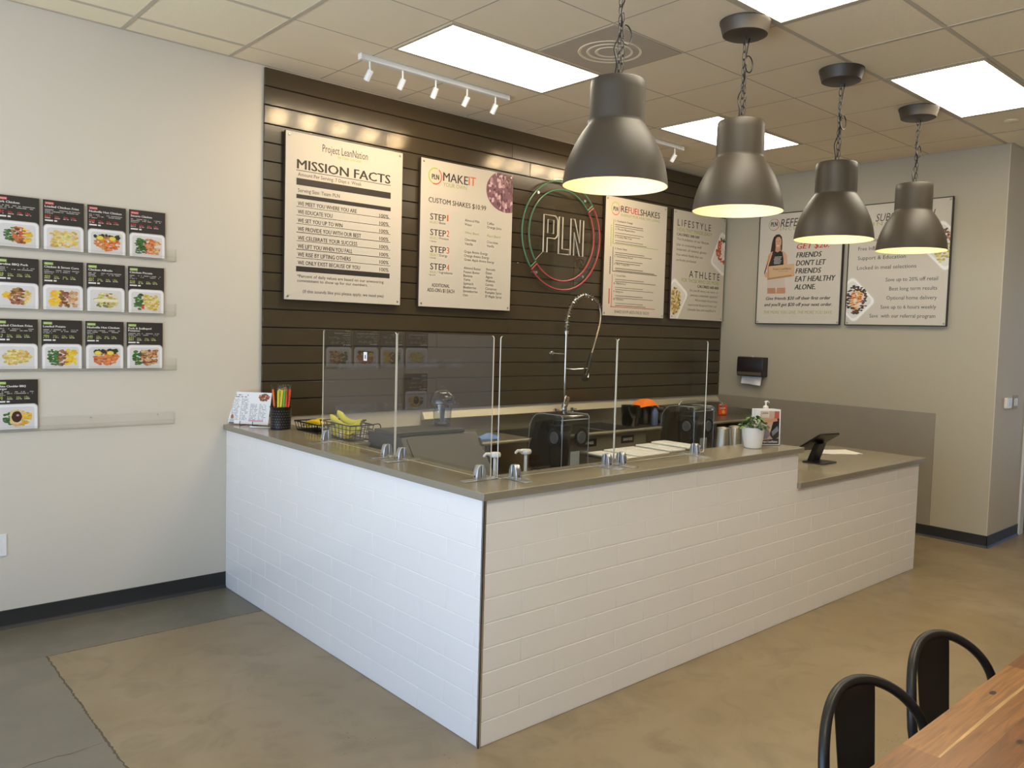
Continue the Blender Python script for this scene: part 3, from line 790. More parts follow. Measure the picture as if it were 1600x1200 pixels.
tt = board('menu_board', (2.443, YB, 2.397), 0, .888, 1.088, 'white make it your own shake menu board with purple berry picture')
letter(tt, MAKE, (), (('logo_text', 0, 1), ('heading', 1, 4), ('price_line', 4, 5), ('*step_line', 5, 24), ('*choice_line', 24, 53), ('addon_note', 53, 55)))
lg = MB(); ring(lg, -.317, .425, .062, .062, .009, YP, [(70, 250, 'y'), (-110, 58, 'o')]); lg.build('round_logo', M_print, tt, fix=False)
pic = MB(); base = clip(clip(ell(.372, .40, .203, .162, 40), 0, .4415), 1, .5415); pic.flat(base, YP, S(120, 78, 92))
for k in range(170):
    x, z = rnd.uniform(.18, .44), rnd.uniform(.24, .54)
    if ((x-.372)/.19)**2+((z-.40)/.152)**2 < 1:
        c_ = rnd.choice([(98, 52, 70), (140, 96, 110), (74, 36, 50), (176, 132, 146), (120, 66, 84), (205, 170, 180)])
        pic.flat(clip(clip(ell(x, z, rnd.uniform(.006, .017), rnd.uniform(.008, .024), 8, 0, .2), 0, .4415), 1, .5415) or [(x, z), (x+.001, z), (x, z+.001)], YP-.0002-k*.000006, S(*c_))
pic.build('berry_picture', M_print, tt, fix=False)

tt = board('menu_board', (4.423, YB, 2.397), 0, .872, 1.078, 'white refuel shakes menu board listing ten shakes, right of the neon sign')
def vtxt(mb):
    for z0, z1, c in ((.06, .32, 'y'), (-.19, .03, 'k'), (-.46, -.26, 'r')):
        for k in range(10):
            z = z0+.03+(z1-z0-.06)*k/10; mb.flat([(-.362, z), (-.348, z), (-.348, z+.012), (-.362, z+.012)], YP, INK[c])
letter(tt, REFUEL, REFUEL_B, (('logo_text', 0, 1), ('heading', 1, 5), ('*shake_name', 5, 15), ('price_line', 15, 16)), extra=vtxt)
lg = MB(); ring(lg, -.305, .434, .06, .06, .007, YP, [(40, 220, 'y'), (-140, 32, 'o')]); lg.build('round_logo', M_print, tt, fix=False)

tt = board('menu_board', (5.403, YB, 2.397), 0, .878, 1.074, 'white lifestyle and athlete meal board, rightmost on the brown plank wall')
letter(tt, LIFESTYLE, (), (('lifestyle_heading', 0, 3), ('athlete_heading', 3, 6), ('*text_line', 6, 16)))
XL = .4365
def tray(mb, cx, cz, sz, rot, y, lim=None, axis=0, less=True, ratio=1.35):
    for k, (q, c) in enumerate(((1, (208, 204, 198)), (.95, (240, 238, 234)), (.82, (222, 219, 213)))):
        p = rrect(cx, cz, sz*ratio*q, sz*q, sz*.16*q, 5, rot)
        if lim is not None: p = clip(clip(clip(p, axis, lim, less), 1, .53), 1, -.5325, False)
        mb.flat(p, y-k*.00015, S(*c))
pic = MB(); tray(pic, .40, .165, .30, R(62), YP, XL)
for k in range(150):
    a = rnd.uniform(0, 6.28); q = rnd.uniform(0, 1)**.5; x, z = .385+q*.10*math.cos(a), .195+q*.135*math.sin(a)
    c_ = rnd.choice([(236, 230, 220), (222, 214, 200)]) if (x > .375 and abs(z-.2) < .1) else rnd.choice([(190, 84, 52), (168, 70, 44), (206, 108, 70)])
    if z > .28 and x > .37: c_ = rnd.choice([(60, 78, 44), (84, 100, 58)])
    p = clip(ell(x, z, .013, .011, 7, 0, .3), 0, XL)
    if len(p) > 2: pic.flat(p, YP-.0006-k*.000006, S(*c_))
pic.build('rice_dish_picture', M_print, tt, fix=False)
pic = MB(); tray(pic, -.385, -.365, .30, R(58), YP, -XL, 0, False)
for k in range(170):
    a = rnd.uniform(0, 6.28); q = rnd.uniform(0, 1)**.5; x, z = -.372+q*.085*math.cos(a), -.36+q*.13*math.sin(a)
    c_ = rnd.choice([(200, 168, 86), (226, 204, 150), (170, 134, 60), (120, 104, 60), (214, 188, 120)])
    p = clip(ell(x, z, .013, .011, 7, 0, .3), 0, -XL, False)
    p = clip(p, 1, -.5325, False) if len(p) > 2 else p
    if len(p) > 2: pic.flat(p, YP-.0006-k*.000006, S(*c_))
pic.build('pasta_dish_picture', M_print, tt, fix=False)

XPW = XR-.030
tt = board('poster', (XPW, -.905, 2.391), R(-90), .908, 1.105, 'framed referral poster showing a woman holding a box, on the right wall', .02, M_satinblack, True)
letter(tt, REFER, (), (('logo_text', 0, 1), ('heading', 1, 3), ('*slogan_line', 3, 10), ('*offer_line', 10, 12), ('closing_line', 12, 13)))
lg = MB(); ring(lg, -.288, .442, .06, .06, .006, YP, [(75, 255, 'g'), (-105, 70, 'r')]); lg.build('round_logo', M_print, tt, fix=False)
w_ = MB(); y = YP
def fl(poly, c):
    global y
    w_.flat(poly, y, S(*c)); y -= .00012
SK, HR = (206, 158, 128), (52, 34, 28)
fl([(-.300, .27), (-.285, .318), (-.255, .342), (-.22, .342), (-.195, .318), (-.185, .27), (-.185, .19), (-.195, .15), (-.30, .02), (-.325, .05), (-.315, .16)], HR)
fl([(-.338, .14), (-.31, .17), (-.26, .185), (-.21, .185), (-.155, .165), (-.13, .135), (-.118, .05), (-.145, .02), (-.325, .02), (-.375, -.03), (-.372, -.055), (-.36, .03)], SK)
fl([(-.262, .22), (-.2, .22), (-.2, .175), (-.262, .17)], (190, 140, 110))
fl(ell(-.231, .262, .036, .058, 22), SK)
fl([(-.290, .17), (-.262, .176), (-.235, .165), (-.205, .178), (-.18, .165), (-.165, .10), (-.16, .02), (-.30, .02), (-.298, .10)], (30, 28, 30))
for k in range(6): fl([(-.272+.004*(k % 2), .115-k*.013), (-.185-.006*(k % 3), .115-k*.013), (-.185-.006*(k % 3), .121-k*.013), (-.272+.004*(k % 2), .121-k*.013)], (190, 188, 186))
fl([(-.268, .31), (-.29, .26), (-.285, .17), (-.33, .03), (-.30, .015), (-.262, .12), (-.258, .22), (-.262, .29)], HR)
fl([(-.27, .30), (-.245, .335), (-.215, .335), (-.192, .30), (-.186, .26), (-.196, .285), (-.215, .316), (-.25, .316)], HR)
for ex in (-.246, -.216): fl(ell(ex, .274, .006, .0032, 10), (50, 38, 32))
fl([(-.233, .268), (-.229, .268), (-.226, .25), (-.236, .25)], (184, 132, 104)); fl([(-.247, .236), (-.215, .236), (-.222, .227), (-.24, .227)], (236, 226, 220)); fl([(-.247, .238), (-.215, .238), (-.22, .2345), (-.242, .2345)], (176, 84, 78))
fl([(-.335, -.09), (-.145, -.09), (-.128, -.19), (-.222, -.19), (-.231, -.175), (-.24, -.19), (-.332, -.19)], (196, 182, 168))
fl([(-.33, -.19), (-.24, -.19), (-.232, -.246), (-.328, -.246)], (180, 128, 100)); fl([(-.222, -.19), (-.128, -.19), (-.126, -.246), (-.226, -.246)], (186, 134, 106))
fl([(-.336, .028), (-.042, .045), (-.036, -.06), (-.325, -.09)], (200, 166, 126)); fl([(-.325, -.09), (-.036, -.06), (-.04, -.078), (-.335, -.108)], (164, 128, 92)); fl([(-.336, .028), (-.325, .028), (-.317, -.09), (-.335, -.108)], (178, 142, 104))
text(w_, 'Project LeanNation', -.275, -.012, .20, .022, 'k', y, 'c'); y -= .0001; text(w_, 'Eat Clean. Live Lean.', -.21, -.032, .11, .010, 'n', y)
y -= .0002; fl(ell(-.352, -.055, .020, .026, 14), SK); fl(ell(-.055, -.055, .016, .022, 14), SK)
for k in range(4): fl(rrect(-.340+.002*k, -.045-.012*k, .022, .009, .004, 3), (196, 148, 118))
w_.build('woman_picture', M_print, tt, fix=False)

tt = board('poster', (XPW, -1.867, 2.39), R(-90), .915, 1.105, 'framed subscription poster with two meal trays, rightmost on the right wall', .02, M_satinblack, True)
letter(tt, SUBS, (), (('heading', 0, 2), ('*benefit_line', 2, 11))); XS = .448
pic = MB(); tray(pic, -.385, -.315, .30, R(-45), YP, -XS, 0, False, 1.15)
for k in range(190):
    a = rnd.uniform(0, 6.28); q = rnd.uniform(0, 1)**.5; x, z = -.352+q*.10*math.cos(a), -.315+q*.135*math.sin(a)
    c_ = rnd.choice([(226, 170, 92), (214, 128, 60), (232, 196, 130), (196, 96, 50)]) if q < .62 else rnd.choice([(62, 44, 34), (88, 58, 40), (48, 52, 34), (110, 66, 44)])
    p = clip(ell(x, z, .014, .007, 7, rnd.uniform(0, 3), .3), 0, -XS, False)
    if len(p) > 2: pic.flat(p, YP-.0006-k*.000006, S(*c_))
pic.build('salad_tray_picture', M_print, tt, fix=False)
pic = MB(); tray(pic, .40, .14, .30, R(-45), YP, XS, 0, True, 1.25)
for k in range(150):
    u, v = rnd.uniform(-1, 1), rnd.uniform(-1, 1); x, z = .395+.07*u-.05*v, .14+.05*u+.10*v
    c_ = rnd.choice([(206, 190, 96), (186, 170, 80), (224, 210, 130)]) if v < -.1 else rnd.choice([(60, 50, 34), (190, 110, 60), (90, 70, 44), (150, 84, 50)])
    p = clip(ell(x, z, .014, .008, 7, rnd.uniform(0, 3), .3), 0, XS)
    if len(p) > 2: pic.flat(p, YP-.0006-k*.000006, S(*c_))
pic.build('meal_tray_picture', M_print, tt, fix=False)

# ---------------------------------------------------------------- neon ring sign
M_green = M_plain('green_glass_tube', 84, 128, 100, .25); M_pink = M_plain('red_glass_tube', 172, 74, 80, .25); M_wtube = M_plain('white_glass_tube', 196, 188, 170, .3)
nc = (3.44, -.055, 2.515)
tt = thing('neon_sign', 'unlit round neon sign with white letters inside a green and red ring', 'neon sign', nc)
bk = MB(); P = ell(0, 0, .478, .478, 64); n = len(P); bk.add([(p[0], -.003, p[1]) for p in P]+[(p[0], .003, p[1]) for p in P], [tuple(range(n)), tuple(reversed(range(n, 2*n)))])
bk.build('clear_backing', M_clear, tt, fix=False)
def arcseg(a0, a1, mt, nm):
    P = [(.46*math.cos(R(a0+(a1-a0)*k/40)), -.018, .46*math.sin(R(a0+(a1-a0)*k/40))) for k in range(41)]
    Q = [(.385*math.cos(R(a1+(a0-a1)*k/40)), -.018, .385*math.sin(R(a1+(a0-a1)*k/40))) for k in range(41)]
    MB().tube(P+Q, .0062, 8, True).build(nm, mt, tt)
arcseg(40, 219, M_green, 'green_arc'); arcseg(222, 397, M_pink, 'red_arc')
def outline(pts, nm='letter'): return MB().tube([(x, -.018, z) for x, z in pts], .0058, 8, True)
p1 = outline([(-.222, -.155), (-.222, .155), (-.09, .155), (-.07, .14), (-.06, .12), (-.06, .0), (-.07, -.02), (-.09, -.035), (-.178, -.035), (-.178, -.155)])
p1.tube([(x, -.018, z) for x, z in [(-.175, .005), (-.175, .118), (-.108, .118), (-.108, .005)]], .0052, 8, True)
p1.build('letter_p', M_wtube, tt)
outline([(-.045, -.155), (-.045, .155), (-.002, .155), (-.002, -.112), (.078, -.112), (.078, -.155)]).build('letter_l', M_wtube, tt)
outline([(.095, -.155), (.095, .155), (.14, .155), (.208, -.04), (.208, .155), (.25, .155), (.25, -.155), (.208, -.155), (.138, .04), (.138, -.155)]).build('letter_n', M_wtube, tt)
for a in (50, 130, 230, 310): MB().cyl((.43*math.cos(R(a)), -.004, .43*math.sin(R(a))), .012, .038, 14, 'y').build('standoff', M_alu, tt)
MB().tube([(-.222, -.016, -.155), (-.27, -.012, -.20), (-.30, -.012, -.23)], .002, 6).build('lead_wire', M_wtube, tt)

# ================================================================ LEFT WALL: MEAL CARDS ON CLEAR LEDGES
RED, LIM = S(206, 62, 60), S(150, 184, 60)
GRN = [(66, 104, 50), (86, 120, 60), (54, 88, 44)]; YEL = [(226, 178, 52), (236, 196, 74), (210, 156, 40)]; ORG = [(208, 120, 62), (190, 96, 50), (222, 142, 80)]; BRN = [(150, 92, 56), (120, 70, 42), (176, 116, 74)]
CRM = [(216, 190, 110), (200, 170, 84), (228, 208, 140)]; CORN = [(238, 200, 60), (228, 186, 48)]; DKG = [(44, 54, 34), (56, 62, 42)]; TAN = [(206, 160, 112), (190, 140, 92), (218, 178, 132)]; PST = [(214, 200, 140), (190, 176, 96), (226, 214, 170), (128, 128, 66)]
ROWS = [(2.056, -.618, [('Jerk Chicken', '457', 'r', [(0, .3, GRN), (.25, .7, ORG+BRN), (.65, 1, YEL)]), ('Loaded Chicken Fries', '617', 'r', [(0, 1, CRM)]), ('Nashville Hot Chicken', '660', 'r', [(0, 1, ORG)]), ('Sesame Chicken', '633', 'r', [(0, .4, GRN), (.35, .75, ORG), (.7, 1, TAN)])]),
        (1.731, -.622, [('Carolina BBQ Pork', '418', 'y', [(0, .2, YEL), (.15, .7, BRN), (.65, 1, CRM)]), ('Chicken & Street Corn', '404', 'y', [(0, .35, CORN), (.3, .7, BRN), (.65, 1, TAN)]), ('Chicken Alfredo', '427', 'y', [(0, 1, PST)]), ('Chicken Piccata', '410', 'y', [(0, .36, GRN), (.32, 1, CRM)])]),
        (1.407, -.628, [('Loaded Chicken Fries', '413', 'y', [(0, 1, CRM)]), ('Loaded Potato', '486', 'y', [(0, .34, GRN), (.3, .66, BRN), (.62, 1, CORN)]), ('Nashville Hot Chicken', '440', 'y', [(0, 1, ORG)]), ('Pork & Scalloped Potatoes', '423', 'y', [(0, .3, GRN), (.26, 1, BRN+TAN)])]),
        (1.083, -.63, [('White Cheddar BBQ Burger', '456', 'y', [(0, .34, GRN), (.3, .68, TAN), (.64, 1, YEL)])])]
WHERE = ['top row', 'second row', 'third row', 'bottom row']
M_card = M_plain('black_card', 50, 45, 41, .35)
for ri, (zb, x0, cards) in enumerate(ROWS):
    for ci, (title, kcal, tc, zones) in enumerate(cards):
        xx = x0+ci*.2155+.1-.0005*ri*ci
        tt = thing('meal_card', f'black {title} meal card, {"red" if tc == "r" else "green"} tag, {WHERE[ri]} on the left wall', 'meal card', (xx, -.012, zb), 0, 'meal cards on the left wall')
        cw, ch = .198, .268; hw = cw/2
        MB().box((-hw, 0, 0), (hw, .003, ch)).build('card', M_card, tt)
        L_ = MB(); y = -.0003; X = lambda u: -hw+u*cw; Zv = lambda v: ch*(1-v)
        tagc = RED if tc == 'r' else LIM; tn = S(214, 70, 70) if tc == 'r' else S(168, 186, 70)
        L_.flat([(X(.045), Zv(.092)), (X(.26), Zv(.092)), (X(.26), Zv(.038)), (X(.045), Zv(.038))], y, tagc); text(L_, 'ATHLETE' if tc == 'r' else 'LIFESTYLE', X(.06), Zv(.08), cw*.185, .0075, (.75, .72, .66, 1), y-.0002, 'b')
        two = len(title) > 22; sh_ = .045 if two else 0
        if two:
            wds = title.split(' '); a = ' '.join(wds[:-1]); b = wds[-1]; text(L_, a, X(.045), Zv(.15), min(cw*.78, len(a)*.0078), .0108, 'w', y-.0002, 'b'); text(L_, b, X(.045), Zv(.20), len(b)*.0078, .0108, 'w', y-.0002, 'b')
        else: text(L_, title, X(.045), Zv(.15), min(cw*.84, len(title)*.0082), .0112, 'w', y-.0002, 'b')
        for q, e in enumerate((.90, .86, .24)): greeks(L_, X(.045), X(e), Zv(.205+sh_+q*.033), .0042, y-.0002, S(176, 170, 160), 8)
        text(L_, kcal, X(.045), Zv(.345+sh_*.6), cw*.14, .0125, tn, y-.0002, 'b')
        for u, s_ in ((.28, '50g'), (.49, '44g'), (.68, '18g')): text(L_, s_, X(u), Zv(.345+sh_*.6), cw*.11, .0105, tn, y-.0002)
        for u in (.045, .28, .49, .68): greeks(L_, X(u), X(u+.13), Zv(.366+sh_*.6), .0035, y-.0002, S(210, 204, 196), 3)
        for a, b in ((.045, .24), (.27, .34)): L_.flat([(X(a), Zv(.425+sh_*.6)), (X(b), Zv(.425+sh_*.6)), (X(b), Zv(.395+sh_*.6)), (X(a), Zv(.395+sh_*.6))], y-.0002, S(226, 222, 214))
        L_.build('lettering', M_print, tt, fix=False)
        P_ = MB()
        def tp(i_, r, top): return [(hw-i_, 0.0006), (hw-i_, top-r)]+[(hw-i_-r+r*math.cos(R(a)), top-r+r*math.sin(R(a))) for a in (22, 45, 68, 90)]+[(-hw+i_+r-r*math.cos(R(a)), top-r+r*math.sin(R(a))) for a in (90, 68, 45, 22)]+[(-hw+i_, top-r), (-hw+i_, 0.0006)]
        P_.flat(tp(.0005, .022, ch*.515), y, S(190, 184, 178)); P_.flat(tp(.004, .02, ch*.50), y-.0001, S(234, 230, 226)); P_.flat(tp(.017, .016, ch*.455), y-.0002, S(216, 211, 206))
        food(P_, .002, ch*.235, .064, ch*.155, zones, y-.0004, 130, .15, 'box' if ci % 2 else 'ellipse')
        yy = y-.0026
        if 'Nashville' in title:
            for k in range(26): u = rnd.uniform(-1, 1); P_.flat(ell(.062*u, ch*(.365+rnd.uniform(-.03, .03)), .009, .008, 7, 0, .3), yy-k*1e-5, S(*rnd.choice(DKG)))
            for lx in (-.036, .028): P_.flat(ell(lx, ch*.33, .019, .013, 16, .5), yy-.0004, S(196, 166, 40)); P_.flat(ell(lx, ch*.33, .016, .0105, 16, .5), yy-.0005, S(230, 206, 80))
        if 'Alfredo' in title: P_.flat(rrect(0, ch*.235, .125, .016, .006, 3), yy, S(232, 220, 184))
        if 'Burger' in title:
            P_.flat(rrect(-.004, ch*.25, .055, .072, .006, 3), yy, S(226, 196, 132)); P_.flat(ell(.0, ch*.255, .024, .03, 18, 0, .06), yy-.0001, S(66, 30, 26)); P_.flat(ell(.004, ch*.285, .007, .006, 10), yy-.0002, S(180, 160, 150))
        if 'Piccata' in title: P_.flat(ell(-.02, ch*.13, .008, .011, 9, 0, .2), yy, S(204, 70, 44))
        P_.build('tray_picture', M_print, tt, fix=False)
for k, (z, xe, wd) in enumerate(((2.05, .285, 'top'), (1.725, .285, 'second'), (1.401, .29, 'third'), (1.077, .28, 'bottom'))):
    lab = {0: 'clear acrylic ledge holding the top row of meal cards', 1: 'clear acrylic ledge holding the second row of meal cards', 2: 'clear acrylic ledge holding the third row of meal cards', 3: 'mostly empty clear acrylic ledge holding only the burger card'}[k]
    tt = thing('card_ledge', lab, 'display ledge', (0, 0, z), 0, 'clear card ledges on the left wall'); x0 = -.95
    b = MB(); b.box((x0, -.003, -.014), (xe, -.0005, .066)); b.box((x0, -.03, -.006), (xe, -.003, -.003)); b.box((x0, -.033, -.006), (xe, -.030, .02))
    b.build('strip', M_ledge, tt)
    e = MB(); e.box((x0, -.0335, .0185), (xe, -.0298, .0212)); e.box((x0, -.0335, -.0075), (xe, -.003, -.006)); e.box((xe, -.033, -.006), (xe+.0015, -.0005, .066)); e.build('strip_edge', M_ledgeedge, tt)
    for sx in (-.17, .19): MB().cyl((sx, -.0048, .052), .004, .002, 10, 'y').build('screw', M_steel, tt)
tt = thing('power_outlet', 'white double power outlet low on the left wall at the photo edge', 'outlet', (-.62, 0, .46))
MB().box((-.04, -.006, -.06), (.04, 0, .06)).build('cover_plate', M_white, tt, bevel=.002)
for z in (-.026, .026):
    s = MB().lathe([(.0005, -.0085), (.015, -.0085), (.016, -.006)], 20, (0, 0, z), 'y').build('socket', M_white, tt)
    MB().box((-.007, -.0091, z-.003), (-.0045, -.0085, z+.007)).box((.0045, -.0091, z-.003), (.007, -.0091+.0006, z+.007)).build('slot', M_black, s)

# ================================================================ RIGHT WALL ITEMS
tt = thing('paper_towel_dispenser', 'dark smoky paper towel dispenser on the right wall with a white towel hanging', 'dispenser', (XR, -.45, 1.30), R(-90))
pr = [(0, .0), (-.085, .0), (-.098, .012), (-.105, .06), (-.10, .19), (-.09, .2), (0, .2)]
MB().ext(pr, -.152, .152, 'x').build('cover', M_plain('smoky_dark_plastic', 44, 38, 36, .22), tt, bevel=.008, seg=3)
MB().box((-.14, -.107, .012), (.14, -.10, .045)).build('lower_window', M_plain('smoky_window', 92, 84, 72, .2), tt, bevel=.003)
MB().cyl((0, -.04, .2), .011, .012, 14).build('lock', M_alu, tt)
V = []; F = []
for i in range(9):
    for j in range(5):
        V.append((-.118+.236*i/8, -.05+.018*math.sin(i*.7)*j/4-.012*j/4, .012-.088*j/4-.012*i/8*j/4))
for i in range(8):
    for j in range(4): F.append((i*5+j, i*5+j+1, (i+1)*5+j+1, (i+1)*5+j))
MB().add(V, F).build('paper_towel', M_paper, tt, fix=False, ang=180)
tt = thing('thermostat', 'small white thermostat with grey screen on the end wall corner', 'thermostat', (6.16, YE, 1.205))
MB().box((-.06, -.026, -.045), (.06, 0, .045)).build('housing', M_white, tt, bevel=.006)
MB().box((.0, -.0275, -.028), (.046, -.0255, .030)).build('screen', M_plain('grey_screen', 92, 92, 84, .25), tt)
tt = thing('light_switch', 'pale double light switch plate beside the white thermostat', 'light switch', (6.37, YE, 1.205))
MB().box((-.058, -.006, -.06), (.058, 0, .06)).build('cover_plate', M_wall2, tt, bevel=.002)
for sx in (-.023, .023): MB().box((sx-.016, -.0095, -.033), (sx+.016, -.006, .033)).build('rocker', M_white, tt, bevel=.002)

# ================================================================ THINGS ON THE COUNTER
def gpath(pts, n=8):
    # Catmull-Rom through points
    P = [Vector(p) for p in pts]; out = []
    for i in range(len(P)-1):
        a = P[max(0, i-1)]; b = P[i]; c = P[i+1]; d = P[min(len(P)-1, i+2)]
        for k in range(n):
            t_ = k/n; out.append(.5*((2*b)+(c-a)*t_+(2*a-5*b+4*c-d)*t_*t_+(3*b-a-3*c+d)*t_**3))
    out.append(P[-1]); return out
# menu sheet on its wire easel
tt = thing('menu_sheet', 'white printed menu sheet leaning on a wire easel at the wall', 'menu', (.694, -.112, ZC), R(-51.6))
lean = Matrix.Rotation(R(-14), 4, 'X')
sh = MB().box((-.135, 0, .008), (.135, .002, .213)).xf(lean).build('sheet', M_paper, tt)
pr = MB(); y = -.0006
for c_, x0 in enumerate((-.122, -.062, .002, .062)):
    for k in range(17 if c_ < 2 else 13):
        greeks(pr, x0, x0+rnd.uniform(.035, .052), .165-k*.0082-(.03 if c_ > 1 else 0), .0028, y, S(120, 112, 120), 4)
greeks(pr, -.12, -.02, .19, .005, y, S(90, 82, 84), 6); greeks(pr, -.12, -.03, .178, .005, y, S(90, 82, 84), 6)
pr.flat([(-.0, .026), (.1, .026), (.1, .035), (-.0, .035)], y, S(226, 160, 156)); food(pr, .085, .182, .036, .022, [(0, 1, [(196, 92, 40), (150, 60, 30), (90, 90, 40)])], y-.0002, 60, .22)
pr.flat(ell(-.112, .052, .010, .014, 14), y, S(172, 110, 92)); pr.flat(rrect(-.112, .026, .03, .024, .006), y-.0001, S(190, 188, 190)); pr.flat(rrect(-.112, .012, .034, .007, .002), y-.0002, S(60, 58, 60))
pr.xf(lean).build('print', M_print, sh, fix=False)
e = MB()
for sx in (-.035, .05): e.tube(gpath([(sx, -.03, .03), (sx, -.032, .006), (sx, -.02, .0025), (sx, .07, .0025), (sx, .075, .006), (sx, .05, .14)], 6), .0022, 7)
e.tube([(-.035, .06, .0025), (.05, .06, .0025)], .0022, 7); e.build('wire_easel', M_satinblack, tt)
tt = thing('pen', 'white pen lying on the counter in front of the menu sheet', 'pen', (.70, -.275, ZC+.0045), R(-40))
MB().tube([(-.06, 0, 0), (-.055, 0, 0), (.05, 0, 0), (.066, 0, 0)], [.003, .0042, .0042, .0012], 10).build('barrel', M_white, tt); MB().box((-.056, -.001, .004), (-.02, .001, .0055)).build('clip', M_alu, tt)
# straw cup
sx, sy = .792, -.372
tt = thing('straw_cup', 'black perforated cup full of wrapped straws on the left counter end', 'cup', (sx, sy, ZC))
MB().lathe([(.001, .0), (.056, .0), (.06, .004), (.063, .132), (.0655, .135), (.0655, .139), (.061, .139), (.0585, .006), (.001, .006)], 40).build('body', M_black, tt, ang=40)
dots = MB()
for r in range(7):
    for k in range(26):
        a = 2*math.pi*(k+.5*(r % 2))/26; rr_ = .0605+.0003*r
        dots.cyl((0, 0, 0), .0026, .0012, 6, 'x', S(120, 116, 108)); V8 = dots.v[-12:]; del dots.v[-12:]
        M4 = Matrix.Rotation(a, 4, 'Z') @ Matrix.Translation((rr_-.0002, 0, .016+r*.0165)); dots.v += [tuple(M4 @ Vector(p)) for p in V8]
dots.build('perforation', M_print, tt)
SC = {'orange': (236, 104, 36), 'yellow': (232, 216, 62), 'green': (120, 214, 84), 'coral': (240, 84, 64)}
M_wrap = mat_clear('straw_wrapper', (.97, .97, .95, 1), 1.2, .3)
SM = {k: M_plain(k+'_straw', *v, .4) for k, v in SC.items()}
proto = {}
for k, (cname, a, q, tl) in enumerate([('yellow', 215, .8, 9), ('yellow', 228, .85, 7), ('green', 242, .85, 6), ('green', 252, .7, 5), ('yellow', 200, .5, 8), ('orange', 262, .85, 4), ('orange', 275, .85, 4), ('orange', 290, .85, 5), ('coral', 305, .85, 7), ('coral', 320, .85, 8), ('orange', 300, .5, 5), ('coral', 335, .8, 9), ('orange', 350, .8, 8), ('orange', 20, .7, 7), ('yellow', 60, .7, 6), ('green', 110, .7, 7), ('orange', 140, .6, 6), ('yellow', 175, .75, 9), ('orange', 250, .3, 3), ('coral', 320, .4, 5)]):
    lab = f'{cname} wrapped straw standing in the black perforated cup'
    px, py = sx+.042*q*math.cos(R(a)), sy+.042*q*math.sin(R(a))
    if cname not in proto:
        o = thing('drinking_straw', lab, 'straw', (px, py, ZC+.009), 0, 'wrapped straws in the black cup')
        MB().tube([(0, 0, 0), (0, 0, .235)], .0064, 10).build('tube', SM[cname], o); MB().lathe([(.0066, .01), (.0068, .236), (.008, .242), (.0035, .248), (.010, .264)], 9).build('wrapper', M_wrap, o, fix=False); proto[cname] = o
    else: o = copy_tree(proto[cname]); o.location = (px, py, ZC+.009)
    o.rotation_euler = (R(tl)*-math.sin(R(a)), R(tl)*math.cos(R(a)), rnd.uniform(0, 3)); 
# low cabinet inside the left arm that carries the fruit baskets
tt = thing('side_cabinet', 'narrow cabinet inside the left counter arm under the wire baskets', 'cabinet', (0, 0, 0))
MB().box((.862, -1.12, .0), (.965, -.05, 1.022)).build('body', M_wall2, tt); MB().box((.859, -1.13, 1.0225), (.97, -.05, 1.042)).build('top', M_quartz, tt, bevel=.002)
def basket(loc, lx, ly, h, label, handle=False):
    tt = thing('wire_basket', label, 'basket', loc, 0, 'black wire fruit baskets'); r = .0034
    rim = [(-lx/2, -ly/2, h), (lx/2, -ly/2, h), (lx/2, ly/2, h), (-lx/2, ly/2, h)]; b = .88
    bot = [(x*b, y_*b, r) for x, y_, z in rim]
    MB().tube(rim, r*1.25, 8, True).build('rim', M_satinblack, tt)
    MB().tube(bot, r, 8, True).build('bottom_frame', M_satinblack, tt)
    wr = MB(); 
    for (p, q, n) in ((0, 1, 4), (1, 2, 8), (2, 3, 4), (3, 0, 8)):
        for k in range(n+1):
            t_ = k/n; a = Vector(rim[p]).lerp(Vector(rim[q]), t_); c_ = Vector(bot[p]).lerp(Vector(bot[q]), t_); wr.tube([a, c_], r*.75, 6)
    for k in range(1, 8):
        t_ = k/8; wr.tube([Vector(bot[0]).lerp(Vector(bot[3]), t_), Vector(bot[1]).lerp(Vector(bot[2]), t_)], r*.7, 6)
    for lv in (.4, .7) if handle else (): wr.tube([tuple(Vector(bot[k]).lerp(Vector(rim[k]), lv)) for k in range(4)], r*.7, 6, True)
    wr.build('wires', M_satinblack, tt)
    if handle: MB().tube(gpath([(lx/2-.01, -ly/2, h), (lx/2+.03, -ly/2, h+.004), (lx/2+.045, -ly/2, h-.01), (lx/2+.045, -ly/2, h*.5), (lx/2+.02, -ly/2, h*.48), (lx/2-.01, -ly/2, h*.48)], 6), r, 8).build('handle', M_satinblack, tt)
    return tt
basket((.945, -.55, 1.0425), .15, .30, .055, 'shallow black wire basket with yellow fruit, farther from the counter corner')
basket((.945, -.905, 1.0425), .15, .35, .09, 'taller black wire basket with a side handle holding green-yellow bananas', True)
M_banana = mat('banana_skin', S(206, 196, 62), .45, var=.12, vscale=9); M_bstem = M_plain('banana_tip', 92, 84, 44, .6); M_byel = mat('ripe_banana_skin', S(236, 200, 36), .45, var=.06, vscale=9)
